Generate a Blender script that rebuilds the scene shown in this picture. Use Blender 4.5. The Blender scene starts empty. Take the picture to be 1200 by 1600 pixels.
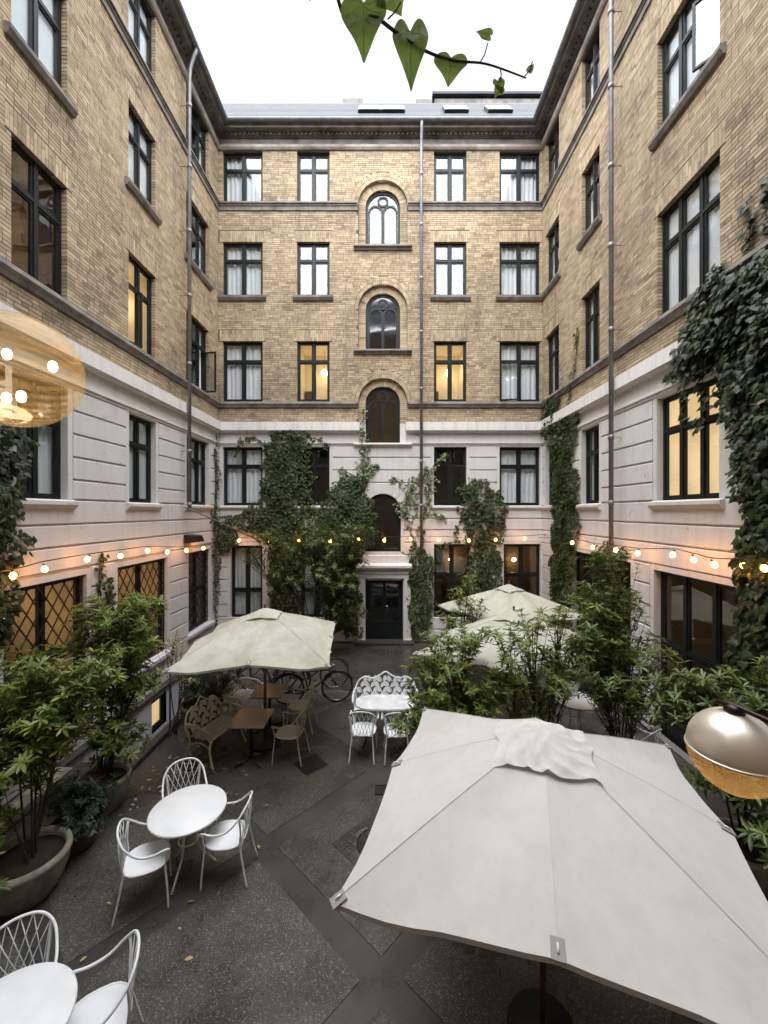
import bpy, math, random
import numpy as np
from mathutils import Vector, Matrix
random.seed(7); RNG = np.random.default_rng(7)
R = math.radians
SC = bpy.context.scene
COL = SC.collection

# ------------------------------------------------------------------ camera, sky, sun, exposure
H = 4.2                                              # eye height: a first-floor window over the courtyard
cam_d = bpy.data.cameras.new('camera')
cam_d.lens = 14.175; cam_d.sensor_width = 36.0; cam_d.shift_x = -0.0025
cam_d.clip_start = 0.02; cam_d.clip_end = 500
cam = bpy.data.objects.new('camera', cam_d); COL.objects.link(cam)
cam.location = (0, 0, H); cam.rotation_euler = (R(90), 0, 0)
SC.camera = cam

world = bpy.data.worlds.new('World'); SC.world = world; world.use_nodes = True
wn = world.node_tree.nodes; wl = world.node_tree.links
bg = wn['Background']
sky = wn.new('ShaderNodeTexSky'); sky.sky_type = 'NISHITA'; sky.sun_disc = False
sky.sun_elevation = R(62); sky.sun_rotation = R(200); sky.air_density = 1.0; sky.dust_density = 2.0; sky.ozone_density = 1.0
hs = wn.new('ShaderNodeHueSaturation'); hs.inputs['Saturation'].default_value = 0.27   # overcast: the cloud greys the blue
wl.new(sky.outputs[0], hs.inputs['Color']); wl.new(hs.outputs[0], bg.inputs['Color'])
bg.inputs['Strength'].default_value = 0.05

sun_d = bpy.data.lights.new('sun', 'SUN'); sun_d.energy = 1.5; sun_d.angle = R(120); sun_d.color = (0.975, 0.985, 1.0)
sun = bpy.data.objects.new('sun', sun_d); COL.objects.link(sun)
sun.rotation_euler = (R(20), R(-4), 0); sun.location = (0, -5, 30)

SC.view_settings.view_transform = 'Standard'; SC.view_settings.look = 'None'
SC.view_settings.exposure = 3.3; SC.view_settings.gamma = 1.0
SC.render.engine = 'CYCLES'
SC.cycles.use_denoising = True
SC.cycles.max_bounces = 8; SC.cycles.diffuse_bounces = 4; SC.cycles.transparent_max_bounces = 12
SC.cycles.sample_clamp_indirect = 4.0
SC.cycles.caustics_reflective = False; SC.cycles.caustics_refractive = False

# ------------------------------------------------------------------ mesh builder
class MB:
    def __init__(s): s.v = []; s.f = []; s.sm = []
    def add(s, vs, fs, smooth=False):
        b = len(s.v); s.v += [tuple(p) for p in vs]
        for f in fs: s.f.append(tuple(i + b for i in f)); s.sm.append(smooth)
        return s
    def box(s, x0, x1, y0, y1, z0, z1):
        return s.add([(x0,y0,z0),(x1,y0,z0),(x1,y1,z0),(x0,y1,z0),(x0,y0,z1),(x1,y0,z1),(x1,y1,z1),(x0,y1,z1)],
                     [(0,3,2,1),(4,5,6,7),(0,1,5,4),(1,2,6,5),(2,3,7,6),(3,0,4,7)])
    def bevbox(s, x0, x1, y0, y1, z0, z1, b):
        vs = []; 
        for z, i in ((z0, b), (z0+b, 0), (z1-b, 0), (z1, b)):
            vs += [(x0+i,y0+i,z),(x1-i,y0+i,z),(x1-i,y1-i,z),(x0+i,y1-i,z)]
        fs = [(3,2,1,0),(12,13,14,15)]
        for k in range(3):
            for j in range(4): fs.append((k*4+j, k*4+(j+1)%4, (k+1)*4+(j+1)%4, (k+1)*4+j))
        return s.add(vs, fs)
    def quad(s, a, b, c, d): return s.add([a,b,c,d], [(0,1,2,3)])
    def tube(s, path, r, n=6, closed=False, caps=True):
        P = [Vector(p) for p in path]; m = len(P); rs = r if isinstance(r, (list, tuple)) else [r]*m
        vs = []; prev = None
        for i, p in enumerate(P):
            if closed: t = (P[(i+1)%m]-P[i-1])
            else: t = P[min(i+1,m-1)]-P[max(i-1,0)]
            if t.length < 1e-9: t = Vector((0,0,1))
            t.normalize()
            if prev is None:
                a = Vector((0,0,1)) if abs(t.z) < .9 else Vector((1,0,0))
                nn = t.cross(a).normalized()
            else:
                nn = prev - t*prev.dot(t)
                nn = nn.normalized() if nn.length > 1e-6 else t.orthogonal().normalized()
            prev = nn; bb = t.cross(nn)
            for k in range(n):
                a = 2*math.pi*k/n
                vs.append(p + (nn*math.cos(a)+bb*math.sin(a))*rs[i])
        fs = []
        for i in range(m if closed else m-1):
            j = (i+1) % m
            for k in range(n): fs.append((i*n+k, i*n+(k+1)%n, j*n+(k+1)%n, j*n+k))
        if caps and not closed:
            fs.append(tuple(range(n-1,-1,-1))); fs.append(tuple((m-1)*n+k for k in range(n)))
        return s.add(vs, fs, True)
    def lathe(s, prof, n=24, c=(0,0,0), smooth=True):
        vs = []; m = len(prof)
        for r, z in prof:
            for k in range(n):
                a = 2*math.pi*k/n; vs.append((c[0]+r*math.cos(a), c[1]+r*math.sin(a), c[2]+z))
        fs = []
        for i in range(m-1):
            for k in range(n): fs.append((i*n+k, i*n+(k+1)%n, (i+1)*n+(k+1)%n, (i+1)*n+k))
        if prof[0][0] > 1e-6: fs.append(tuple(range(n-1,-1,-1)))
        if prof[-1][0] > 1e-6: fs.append(tuple((m-1)*n+k for k in range(n)))
        return s.add(vs, fs, smooth)
    def extr(s, poly, y0, y1):                      # polygon in (x,z) pushed from y0 (front) to y1
        n = len(poly)
        vs = [(u,y0,z) for u,z in poly] + [(u,y1,z) for u,z in poly]
        fs = [tuple(range(n)), tuple(range(2*n-1,n-1,-1))]
        for i in range(n): fs.append((i, i+n, (i+1)%n+n, (i+1)%n))
        return s.add(vs, fs)
    def slab(s, poly, z0, z1):                      # polygon in (x,y) pushed from z0 to z1
        n = len(poly)
        vs = [(x,y,z0) for x,y in poly] + [(x,y,z1) for x,y in poly]
        fs = [tuple(range(n-1,-1,-1)), tuple(range(n,2*n))]
        for i in range(n): fs.append((i, (i+1)%n, (i+1)%n+n, i+n))
        return s.add(vs, fs)
    def band(s, path, w, y0, y1, closed=False):     # flat bar following a path in (x,z), half width w
        m = len(path); vs = []
        for i in range(m):
            a = path[i-1] if (closed or i > 0) else path[i]; b = path[(i+1)%m] if (closed or i < m-1) else path[i]
            p = path[i]
            d1 = (p[0]-a[0], p[1]-a[1]); d2 = (b[0]-p[0], b[1]-p[1])
            def nrm(d):
                l = math.hypot(*d); return None if l < 1e-9 else (-d[1]/l, d[0]/l)
            n1, n2 = nrm(d1), nrm(d2); n1 = n1 or n2; n2 = n2 or n1
            nx, nz = n1[0]+n2[0], n1[1]+n2[1]; l = math.hypot(nx, nz) or 1; nx /= l; nz /= l
            k = w/max(.35, nx*n1[0]+nz*n1[1])
            for sg, y in ((1,y0),(-1,y0),(-1,y1),(1,y1)): vs.append((p[0]+nx*k*sg, y, p[1]+nz*k*sg))
        fs = []
        for i in range(m if closed else m-1):
            j = (i+1) % m
            for k in range(4): fs.append((i*4+k, i*4+(k+1)%4, j*4+(k+1)%4, j*4+k))
        if not closed: fs += [(3,2,1,0), tuple((m-1)*4+k for k in range(4))]
        return s.add(vs, fs)
    def mesh(s, name, mat):
        me = bpy.data.meshes.new(name); me.from_pydata(s.v, [], s.f)
        me.polygons.foreach_set('use_smooth', s.sm)
        if mat is not None: me.materials.append(mat)
        me.update(); return me
    def build(s, name, mat, parent=None, loc=(0,0,0), rot=(0,0,0)):
        return link(name, s.mesh(name, mat), parent, loc, rot)

def link(name, me, parent=None, loc=(0,0,0), rot=(0,0,0)):
    o = bpy.data.objects.new(name, me); COL.objects.link(o)
    o.parent = parent; o.location = loc; o.rotation_euler = rot
    return o
def tag(o, label=None, cat=None, group=None, kind=None):
    if label: o['label'] = label
    if cat: o['category'] = cat
    if group: o['group'] = group
    if kind: o['kind'] = kind
    return o
def thing(name, label, cat, loc=(0,0,0), rz=0, group=None):
    o = link(name, None, None, loc, (0,0,rz)); return tag(o, label, cat, group)
def copy_tree(o, parent=None):
    c = o.copy(); COL.objects.link(c); c.parent = parent
    for ch in KIDS.get(o.name, None) or [x for x in o.children]: copy_tree(ch, c)
    return c
KIDS = {}
def smooth_path(pts, n=6):                          # Catmull-Rom through points
    P = [Vector(p) for p in pts]; out = []
    for i in range(len(P)-1):
        p0 = P[max(i-1,0)]; p1 = P[i]; p2 = P[i+1]; p3 = P[min(i+2,len(P)-1)]
        for k in range(n):
            t = k/n
            out.append(.5*((2*p1)+(p2-p0)*t+(2*p0-5*p1+4*p2-p3)*t*t+(3*p1-p0-3*p2+p3)*t*t*t))
    out.append(P[-1]); return out

# ------------------------------------------------------------------ materials
class NT:
    def __init__(s, name):
        s.m = bpy.data.materials.new(name); s.m.use_nodes = True; s.t = s.m.node_tree; s.t.nodes.clear()
        s.out = s.n('ShaderNodeOutputMaterial')
    def n(s, typ, **kw):
        nd = s.t.nodes.new(typ)
        for k, v in kw.items():
            if k.startswith('i_'):
                key = k[2:]; key = int(key) if key.isdigit() else key.replace('_', ' ')
                s.set(nd.inputs[key], v)
            else: setattr(nd, k, v)
        return nd
    def set(s, inp, v):
        if isinstance(v, bpy.types.NodeSocket): s.t.links.new(v, inp)
        elif hasattr(inp, 'default_value'):
            if isinstance(v, (tuple, list)) and len(v) == 3 and inp.type == 'RGBA': v = (*v, 1)
            inp.default_value = v
    def pos(s): return s.n('ShaderNodeNewGeometry').outputs['Position']
    def objc(s): return s.n('ShaderNodeTexCoord').outputs['Object']
    def noise(s, vec, scale, detail=4, rough=.55): return s.n('ShaderNodeTexNoise', i_Vector=vec, i_Scale=scale, i_Detail=detail, i_Roughness=rough).outputs['Fac']
    def ramp(s, fac, stops):
        r = s.n('ShaderNodeValToRGB', i_Fac=fac); e = r.color_ramp.elements
        while len(e) < len(stops): e.new(.5)
        for el, (p, c) in zip(e, stops): el.position = p; el.color = (c,c,c,1) if isinstance(c,(int,float)) else (*c,1)
        return r.outputs['Color']
    def mix(s, fac, a, b, mode='MIX'):
        nd = s.n('ShaderNodeMix', data_type='RGBA', blend_type=mode)
        s.set(nd.inputs[0], fac); s.set(nd.inputs[6], a); s.set(nd.inputs[7], b); return nd.outputs[2]
    def math(s, op, a, b=0.0):
        nd = s.n('ShaderNodeMath', operation=op); s.set(nd.inputs[0], a); s.set(nd.inputs[1], b); return nd.outputs[0]
    def bump(s, h, strength=.3, dist=.01): return s.n('ShaderNodeBump', i_Height=h, i_Strength=strength, i_Distance=dist).outputs[0]
    def princ(s, col, rough=.6, metal=0.0, normal=None, spec=None):
        p = s.n('ShaderNodeBsdfPrincipled', i_Base_Color=col, i_Roughness=rough, i_Metallic=metal)
        if normal is not None: s.set(p.inputs['Normal'], normal)
        if spec is not None: p.inputs['Specular IOR Level'].default_value = spec
        return p.outputs[0]
    def end(s, sh): s.t.links.new(sh, s.out.inputs[0]); return s.m
    def scaled(s, vec, sc): return s.n('ShaderNodeMapping', i_Vector=vec, i_Scale=sc).outputs[0]

def plain(name, c, rough=.5, metal=0.0, var=.25, scale=8, bump=.1, c2=None, world_c=False, spec=None):
    t = NT(name); v = t.pos() if world_c else t.objc()
    nz = t.noise(v, scale, 5)
    f = t.ramp(nz, [(.3, 0.0), (.7, 1.0)])
    c2 = c2 or tuple(x*(1-var) for x in c)
    fine = t.noise(v, scale*9, 3)
    col = t.mix(f, c2, c)
    return t.end(t.princ(col, t.math('ADD', t.math('MULTIPLY', nz, .2), rough-.1), metal, t.bump(fine, bump, .004), spec))

def brick_mat():
    t = NT('yellow_brick'); p = t.pos()
    isl = t.n('ShaderNodeNewGeometry').outputs['Random Per Island']
    rnd = t.math('FRACT', t.math('ADD', isl, t.n('ShaderNodeObjectInfo').outputs['Random']))
    soot = t.noise(p, .55, 6, .62)
    patch = t.noise(p, 2.3, 5, .6)
    col = t.ramp(rnd, [(0, (.32,.24,.15)), (.15, (.39,.297,.187)), (.4, (.44,.34,.218)), (.7, (.475,.37,.24)), (.95, (.54,.44,.305))])
    r2 = t.math('FRACT', t.math('MULTIPLY', rnd, 17.3))
    darkf = t.math('MULTIPLY', t.ramp(r2, [(.62, 0.0), (1.0, .7)]), t.ramp(patch, [(.4, .25), (.62, 1.0)]))
    col = t.mix(darkf, col, (.085,.062,.045))
    sf = t.math('MULTIPLY', t.math('MULTIPLY', t.ramp(soot, [(.44, 0.0), (.6, 1.0)]), t.ramp(patch, [(.36, .25), (.6, 1.0)])), t.ramp(r2, [(0.0, .25), (1.0, .85)]))
    grime = t.noise(t.scaled(p, (3, 3, .35)), 1.4, 5, .6)     # soot runs in streaks and patches
    sf = t.math('MAXIMUM', sf, t.math('MULTIPLY', t.ramp(grime, [(.47, 0.0), (.68, .72)]), t.ramp(soot, [(.4, .2), (.6, 1.0)])))
    col = t.mix(sf, col, (.10,.082,.066))
    fine = t.noise(p, 90, 3)
    col = t.mix(t.math('MULTIPLY', fine, .3), col, (.6,.5,.36))
    return t.end(t.princ(col, .85, 0, t.bump(fine, .25, .003), .2))

def flat_brick_mat():                              # far or unseen walls: bricks too small to tell apart
    t = NT('brick_courses'); p = t.objc()
    v = t.n('ShaderNodeCombineXYZ', i_0=t.n('ShaderNodeSeparateXYZ', i_0=p).outputs[0], i_1=t.n('ShaderNodeSeparateXYZ', i_0=p).outputs[2]).outputs[0]
    b = t.n('ShaderNodeTexBrick', i_Vector=v, i_Color1=(.36,.26,.15), i_Color2=(.2,.14,.08), i_Mortar=(.2,.17,.14), i_Scale=1.0, i_Mortar_Size=.006, i_Brick_Width=.24, i_Row_Height=.067)
    return t.end(t.princ(b.outputs[0], .85, 0, t.bump(b.outputs[1], -.4, .005)))

def plaster_mat(name, c, streak=.5):
    t = NT(name); p = t.pos()
    big = t.noise(p, .8, 6, .6); st = t.noise(t.scaled(p, (6, 6, .4)), 1.5, 4, .6); fine = t.noise(p, 60, 3)
    col = t.mix(t.math('MULTIPLY', t.ramp(big, [(.4, 0.0), (.75, 1.0)]), .2), c, tuple(x*.72 for x in c))
    col = t.mix(t.math('MULTIPLY', t.ramp(st, [(.48, 0.0), (.78, 1.0)]), streak), col, (.2,.185,.165))
    # old vine tendril marks: thin dark crooked lines
    w = t.n('ShaderNodeTexVoronoi', feature='DISTANCE_TO_EDGE', i_Vector=t.n('ShaderNodeVectorMath', operation='ADD', i_0=p, i_1=t.n('ShaderNodeTexNoise', i_Vector=p, i_Scale=3.0).outputs['Color']).outputs[0], i_Scale=4.6).outputs[0]
    tend = t.math('MULTIPLY', t.ramp(w, [(0.0, 1.0), (.026, 0.0)]), t.ramp(t.noise(p, 2.1, 5, .7), [(.52, 0.0), (.62, .7)]))
    col = t.mix(tend, col, (.1,.085,.07))
    return t.end(t.princ(col, .8, 0, t.bump(fine, .25, .004), .2))

def glass_mat(name, refl=.24, tint=(.9,.94,.95), rough=.01):
    t = NT(name)
    fc = t.n('ShaderNodeLayerWeight', i_Blend=.5).outputs['Facing']
    fac = t.math('MINIMUM', t.math('ADD', t.math('MULTIPLY', t.math('POWER', fc, 4.0), .7), refl), 1.0)
    wob = t.bump(t.noise(t.pos(), 1.6, 2), .06, .05)
    gl = t.n('ShaderNodeBsdfGlossy', i_Color=(.95,.97,1), i_Roughness=rough, i_Normal=wob).outputs[0]
    tr = t.n('ShaderNodeBsdfTransparent', i_Color=tint).outputs[0]
    return t.end(t.n('ShaderNodeMixShader', i_0=fac, i_1=tr, i_2=gl).outputs[0])

def emit_mat(name, c, s):
    t = NT(name); return t.end(t.n('ShaderNodeEmission', i_Color=(*c,1), i_Strength=s).outputs[0])
def lit_blind_mat(name, c, s):
    t = NT(name); p = t.objc()
    f = t.noise(p, 1.3, 3)
    col = t.mix(t.ramp(f, [(.3, 0.0), (.7, 1.0)]), tuple(x*.72 for x in c), c)
    e = t.n('ShaderNodeEmission', i_Color=col, i_Strength=s).outputs[0]
    d = t.n('ShaderNodeBsdfDiffuse', i_Color=(.25,.22,.17,1)).outputs[0]
    return t.end(t.n('ShaderNodeAddShader', i_0=d, i_1=e).outputs[0])

def leaf_mat(name, stops, rough=.38, trans=.22, spec=.45):
    t = NT(name)
    isl = t.n('ShaderNodeNewGeometry').outputs['Random Per Island']
    rnd = t.math('FRACT', t.math('ADD', isl, t.n('ShaderNodeObjectInfo').outputs['Random']))
    col = t.ramp(rnd, stops)
    col = t.mix(t.math('MULTIPLY', t.noise(t.pos(), 1.2, 3), .28), col, tuple(x*.45 for x in stops[0][1]))
    pr = t.princ(col, rough, 0, None, spec)
    tl = t.n('ShaderNodeBsdfTranslucent', i_Color=t.mix(.5, col, (.16,.22,.03))).outputs[0]
    return t.end(t.n('ShaderNodeMixShader', i_0=trans, i_1=pr, i_2=tl).outputs[0])

def canvas_mat(name, c, stain, amount, wet=.4):
    t = NT(name); p = t.objc()
    big = t.noise(p, 2.2, 6, .65); mid = t.noise(p, 9, 5, .6); weave = t.noise(p, 260, 2)
    col = t.mix(t.math('MULTIPLY', t.ramp(big, [(.38, 0.0), (.68, 1.0)]), amount), c, stain)
    col = t.mix(t.math('MULTIPLY', t.ramp(mid, [(.45, 0.0), (.75, 1.0)]), .12), col, tuple(x*.7 for x in stain))
    spots = t.n('ShaderNodeTexVoronoi', i_Vector=p, i_Scale=42.0).outputs['Distance']
    sel = t.ramp(t.noise(p, 14, 2), [(.55, 0.0), (.66, 1.0)])
    col = t.mix(t.math('MULTIPLY', t.math('MULTIPLY', t.ramp(spots, [(.05, 1.0), (.16, 0.0)]), sel), .5), col, (.2,.18,.14))
    rough = t.ramp(mid, [(.35, .5), (.65, .85)])
    pr = t.princ(col, rough, 0, t.bump(t.math('ADD', weave, t.math('MULTIPLY', mid, 2.0)), .35, .003), .3)
    tl = t.n('ShaderNodeBsdfTranslucent', i_Color=col).outputs[0]
    return t.end(t.n('ShaderNodeMixShader', i_0=.16, i_1=pr, i_2=tl).outputs[0])

def aggregate_mat():
    t = NT('exposed_aggregate'); p = t.pos()
    vo = t.n('ShaderNodeTexVoronoi', i_Vector=p, i_Scale=105.0, i_Randomness=1.0)
    sp = t.n('ShaderNodeSeparateColor', i_0=vo.outputs['Color']).outputs[0]
    col = t.ramp(sp, [(0, (.036,.034,.029)), (.45, (.082,.078,.066)), (.78, (.145,.137,.115)), (.93, (.23,.218,.19)), (1, (.40,.385,.34))])
    col = t.mix(t.ramp(vo.outputs['Distance'], [(.25, 0.0), (.62, .85)]), col, (.045,.042,.037))
    big = t.noise(p, 1.1, 5, .6); md = t.noise(p, 5, 5, .65)
    col = t.mix(t.ramp(big, [(.38, 0.0), (.7, .5)]), col, (.02,.018,.015))
    col = t.mix(t.ramp(md, [(.55, 0.0), (.8, .35)]), col, (.05,.042,.03))
    rough = t.ramp(big, [(.35, .5), (.65, .16)])
    return t.end(t.princ(col, rough, 0, t.bump(vo.outputs['Distance'], -.5, .004), .4))
def asphalt_mat(name, c):
    t = NT(name); p = t.pos()
    n = t.noise(p, 40, 4); big = t.noise(p, 1.3, 5, .6)
    col = t.mix(t.math('MULTIPLY', n, .6), tuple(x*.7 for x in c), tuple(x*1.5 for x in c))
    col = t.mix(t.ramp(big, [(.4, 0.0), (.7, .5)]), col, tuple(x*.5 for x in c))
    return t.end(t.princ(col, t.ramp(big, [(.35, .5), (.65, .2)]), 0, t.bump(n, .3, .004), .4))

M = {}
M['brick'] = brick_mat(); M['brick_far'] = flat_brick_mat()
M['mortar'] = plain('mortar', (.13,.112,.094), .95, 0, .35, 3, .4, (.075,.066,.058), True, .2)
M['plaster'] = plaster_mat('lime_plaster', (.64,.622,.61), .2)
M['white_ledge'] = plaster_mat('white_ledge_plaster', (.70,.68,.67), .3)
M['soot_stone'] = plain('sooty_stone', (.25,.23,.21), .8, 0, .5, 4, .3, (.10,.09,.082), True)
M['cornice'] = plain('cornice_stone', (.22,.205,.19), .8, 0, .5, 3, .3, (.07,.066,.062), True)
M['cream_mould'] = plain('cream_moulding', (.42,.38,.33), .75, 0, .4, 2.5, .2, (.18,.155,.13), True)
M['frame'] = plain('black_green_paint', (.011,.015,.014), .45, 0, .4, 6, .05, None, False, .3)
M['zinc'] = plain('zinc', (.24,.25,.275), .45, .25, .35, 5, .1, (.15,.15,.165), True)
M['slate'] = plain('slate_roof', (.066,.072,.084), .6, 0, .45, 2.2, .3, (.032,.036,.043), True, .2)
M['glass'] = glass_mat('window_glass', .115)
M['glass_dark'] = glass_mat('window_glass_low', .09, (.75,.8,.8))
M['glass_lit'] = glass_mat('window_glass_clear', .04, (.95,.95,.92))
M['glass_leaded'] = glass_mat('stair_glass', .13, (.62,.6,.5), .06)
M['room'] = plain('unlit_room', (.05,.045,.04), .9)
M['curtain'] = plain('white_curtain', (.78,.78,.8), .9, 0, .1, 3, .1)
M['lit'] = lit_blind_mat('lamp_lit_blind', (1.0,.62,.26), .155)
M['lit_b'] = lit_blind_mat('lamp_lit_blind_right', (1.0,.70,.36), .10)
M['warm_wall'] = plain('warm_room_wall', (.5,.43,.32), .9, 0, .4, 1.5)
M['dark_wall'] = plain('dim_room_wall', (.16,.12,.08), .9, 0, .4, 1.5)
M['shelf_white'] = plain('pale_cupboard', (.6,.56,.48), .6, 0, .2, 3)
M['wood_dim'] = plain('dim_wood', (.12,.075,.04), .6, 0, .5, 4)
M['white_metal'] = plain('white_enamel', (.76,.78,.80), .35, 0, .12, 5, .05)
M['cream_metal'] = plain('cream_enamel', (.52,.49,.40), .45, 0, .12, 6, .05)
M['marble'] = plain('white_marble', (.74,.75,.77), .25, 0, .2, 5, .02, (.5,.51,.53))
M['taupe'] = plain('taupe_laminate', (.30,.255,.19), .2, 0, .12, 9, .02)
M['black_metal'] = plain('black_iron', (.014,.014,.014), .45, .3, .2, 8, .1)
M['iron'] = plain('cast_iron', (.03,.03,.03), .5, .5, .4, 20, .3)
M['wood_pole'] = plain('teak_pole', (.13,.05,.025), .5, 0, .3, 9, .1)
M['canvas'] = canvas_mat('beige_canvas', (.66,.648,.622), (.52,.50,.465), .4)
M['canvas_green'] = canvas_mat('mossy_canvas', (.58,.575,.51), (.37,.375,.27), .75)
M['canvas_green2'] = canvas_mat('mossy_canvas_pale', (.54,.54,.47), (.36,.375,.27), .7)
M['patch'] = plain('grey_webbing', (.30,.295,.28), .7)
M['stone'] = plain('mossy_stone', (.34,.31,.26), .85, 0, .5, 4, .5, (.10,.10,.055))
M['terracotta'] = plain('dark_terracotta', (.09,.05,.035), .75, 0, .5, 4, .3)
M['soil'] = plain('soil', (.03,.022,.015), .95, 0, .4, 20, .6)
M['bark'] = plain('bark', (.07,.055,.04), .9, 0, .5, 20, .5)
M['bark_dark'] = plain('dark_twig', (.03,.026,.02), .8, 0, .4, 20, .4)
M['agg'] = aggregate_mat()
M['band'] = asphalt_mat('smooth_dark_concrete', (.055,.052,.049))
M['path'] = asphalt_mat('path_concrete', (.052,.048,.042))
M['step'] = plain('dark_step_stone', (.05,.045,.04), .5, 0, .4, 4, .3, None, True)
M['plinth'] = plaster_mat('plinth_paint', (.55,.56,.60), .3)
M['bulb'] = emit_mat('glowing_bulb', (1.0,.36,.06), 5.0)
M['bulb_room'] = emit_mat('room_lamp', (1.0,.60,.27), 7)
M['ivy'] = leaf_mat('ivy_leaf', [(0, (.022,.036,.012)), (.5, (.038,.058,.018)), (.9, (.06,.085,.025)), (.98, (.09,.11,.035)), (1, (.18,.13,.05))], .5, .18, .2)
M['ivy_pale'] = leaf_mat('pale_ivy_leaf', [(0, (.05,.075,.025)), (.5, (.09,.13,.04)), (.9, (.17,.2,.06)), (1, (.3,.28,.06))])
M['ivy_near'] = leaf_mat('glossy_ivy_leaf', [(0, (.014,.024,.010)), (.5, (.024,.038,.014)), (.9, (.038,.056,.020)), (.985, (.06,.08,.03)), (1, (.16,.11,.04))], .42, .14, .22)
M['laurel'] = leaf_mat('laurel_leaf', [(0, (.08,.125,.024)), (.45, (.145,.205,.038)), (.8, (.21,.26,.052)), (.97, (.28,.31,.07)), (1, (.42,.35,.05))], .4, .34)
M['laurel_dark'] = leaf_mat('dark_laurel_leaf', [(0, (.056,.088,.02)), (.5, (.10,.145,.032)), (.9, (.155,.20,.046)), (1, (.24,.25,.06))], .38, .25)
M['shade_leaf'] = leaf_mat('small_dark_leaf', [(0, (.016,.034,.018)), (.6, (.03,.055,.028)), (1, (.055,.085,.04))], .35)
M['autumn'] = leaf_mat('autumn_leaf', [(0, (.30,.19,.07)), (.5, (.5,.42,.18)), (1, (.62,.57,.34))])
M['sprig'] = leaf_mat('backlit_ivy_leaf', [(0, (.18,.28,.09)), (1, (.23,.33,.11))], .45, .75)
M['rail'] = plain('rail_paint', (.02,.02,.022), .45, .3)
M['rubber'] = plain('tyre_rubber', (.012,.012,.012), .8)
M['chrome'] = plain('chrome', (.5,.5,.5), .25, 1.0, .1)
M['skyglass'] = plain('skylight_glass', (.75,.78,.82), .08, 1.0, .05)
M['lit_room'] = plain('lamp_lit_room_wall', (.80,.73,.58), .9, 0, .12, 1.2)
M['lamp_pendant'] = emit_mat('pendant_globe', (1.0,.74,.42), 2.6)
M['vein'] = plain('leaf_vein', (.26,.34,.14), .6)

# ------------------------------------------------------------------ facades
# every wing is built in its own frame: x runs along the wall, z up, -y out into the courtyard
D = 13.0; XL = -5.427; XR = 5.035
Z_TOP = 15.84; Z_BRICK = 7.07
STRETCH = None
CH = .0667                                          # brick course
def void_spans(voids, z):
    out = []
    for v in voids:
        if v[0] == 'rect':
            if v[3] - .012 < z < v[4] + .005: out.append((v[1], v[2]))
        else:
            _, uc, zc, r = v
            if zc <= z < zc + r:
                h = math.sqrt(max(0, r*r-(z-zc)**2)); out.append((uc-h, uc+h))
    return sorted(out)
def free_spans(a, b, spans):
    out = []; x = a
    for s0, s1 in spans:
        if s0 > x: out.append((x, min(s0, b)))
        x = max(x, s1)
        if x >= b: break
    if x < b: out.append((x, b))
    return [(p, q) for p, q in out if q-p > .02]
def lay_bricks(u0, u1, z0, z1, voids):
    L = []; n = int(round((z1-z0)/CH)); ch = (z1-z0)/n
    for i in range(n):
        za = z0+i*ch; zm = za+ch/2
        for a, b in free_spans(u0, u1, void_spans(voids, zm)):
            x = math.floor((a)/.6)*.6 - (0, .30, .12, .42, .06, .36, .18, .48)[(i*5+i//8*3) % 8]; k = 0
            st = a
            while x < b:
                w = (.24, .24, .12)[k % 3]; k += 1
                p, q = st, min(x+w-.011, b)
                if b-q < .055: q = b                 # no slivers at the end of a course
                if q-p > .045: L.append((p, q, za+.006, za+ch-.006, w == .24 and abs(q-p-.229) < 1e-4))
                if q-p > .045: st = x+w
                x += w
                if q >= b: break
    return L
def brick_geo(L, y0=0.0, y1=.115, jit=.0015):
    a = np.array([[p, q, zz0, zz1] for p, q, zz0, zz1, *_ in L]); n = len(a)
    f = y0 + RNG.uniform(-jit, jit, n); v = np.empty((n, 8, 3))
    dz = RNG.uniform(-.0015, .0015, n)
    for k, (iu, iy, iz) in enumerate([(0,0,2),(1,0,2),(1,1,2),(0,1,2),(0,0,3),(1,0,3),(1,1,3),(0,1,3)]):
        v[:,k,0] = a[:,iu]; v[:,k,1] = f if iy == 0 else y1; v[:,k,2] = a[:,iz] + dz
    F = np.array([(0,3,2,1),(4,5,6,7),(0,1,5,4),(1,2,6,5),(3,0,4,7)])
    F = (F[None] + (np.arange(n)*8)[:,None,None]).reshape(-1, 4)
    return v.reshape(-1, 3), F
def np_mesh(name, v, F, mat, smooth=False):
    me = bpy.data.meshes.new(name); nf, k = F.shape
    me.vertices.add(len(v)); me.vertices.foreach_set('co', np.ascontiguousarray(v, dtype=np.float32).ravel())
    me.loops.add(nf*k); me.loops.foreach_set('vertex_index', F.ravel().astype(np.int32))
    me.polygons.add(nf); me.polygons.foreach_set('loop_start', np.arange(0, nf*k, k, dtype=np.int32))
    me.polygons.foreach_set('use_smooth', np.full(nf, bool(smooth)))
    me.materials.append(mat); me.update(calc_edges=True); me.validate(); return me

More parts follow.
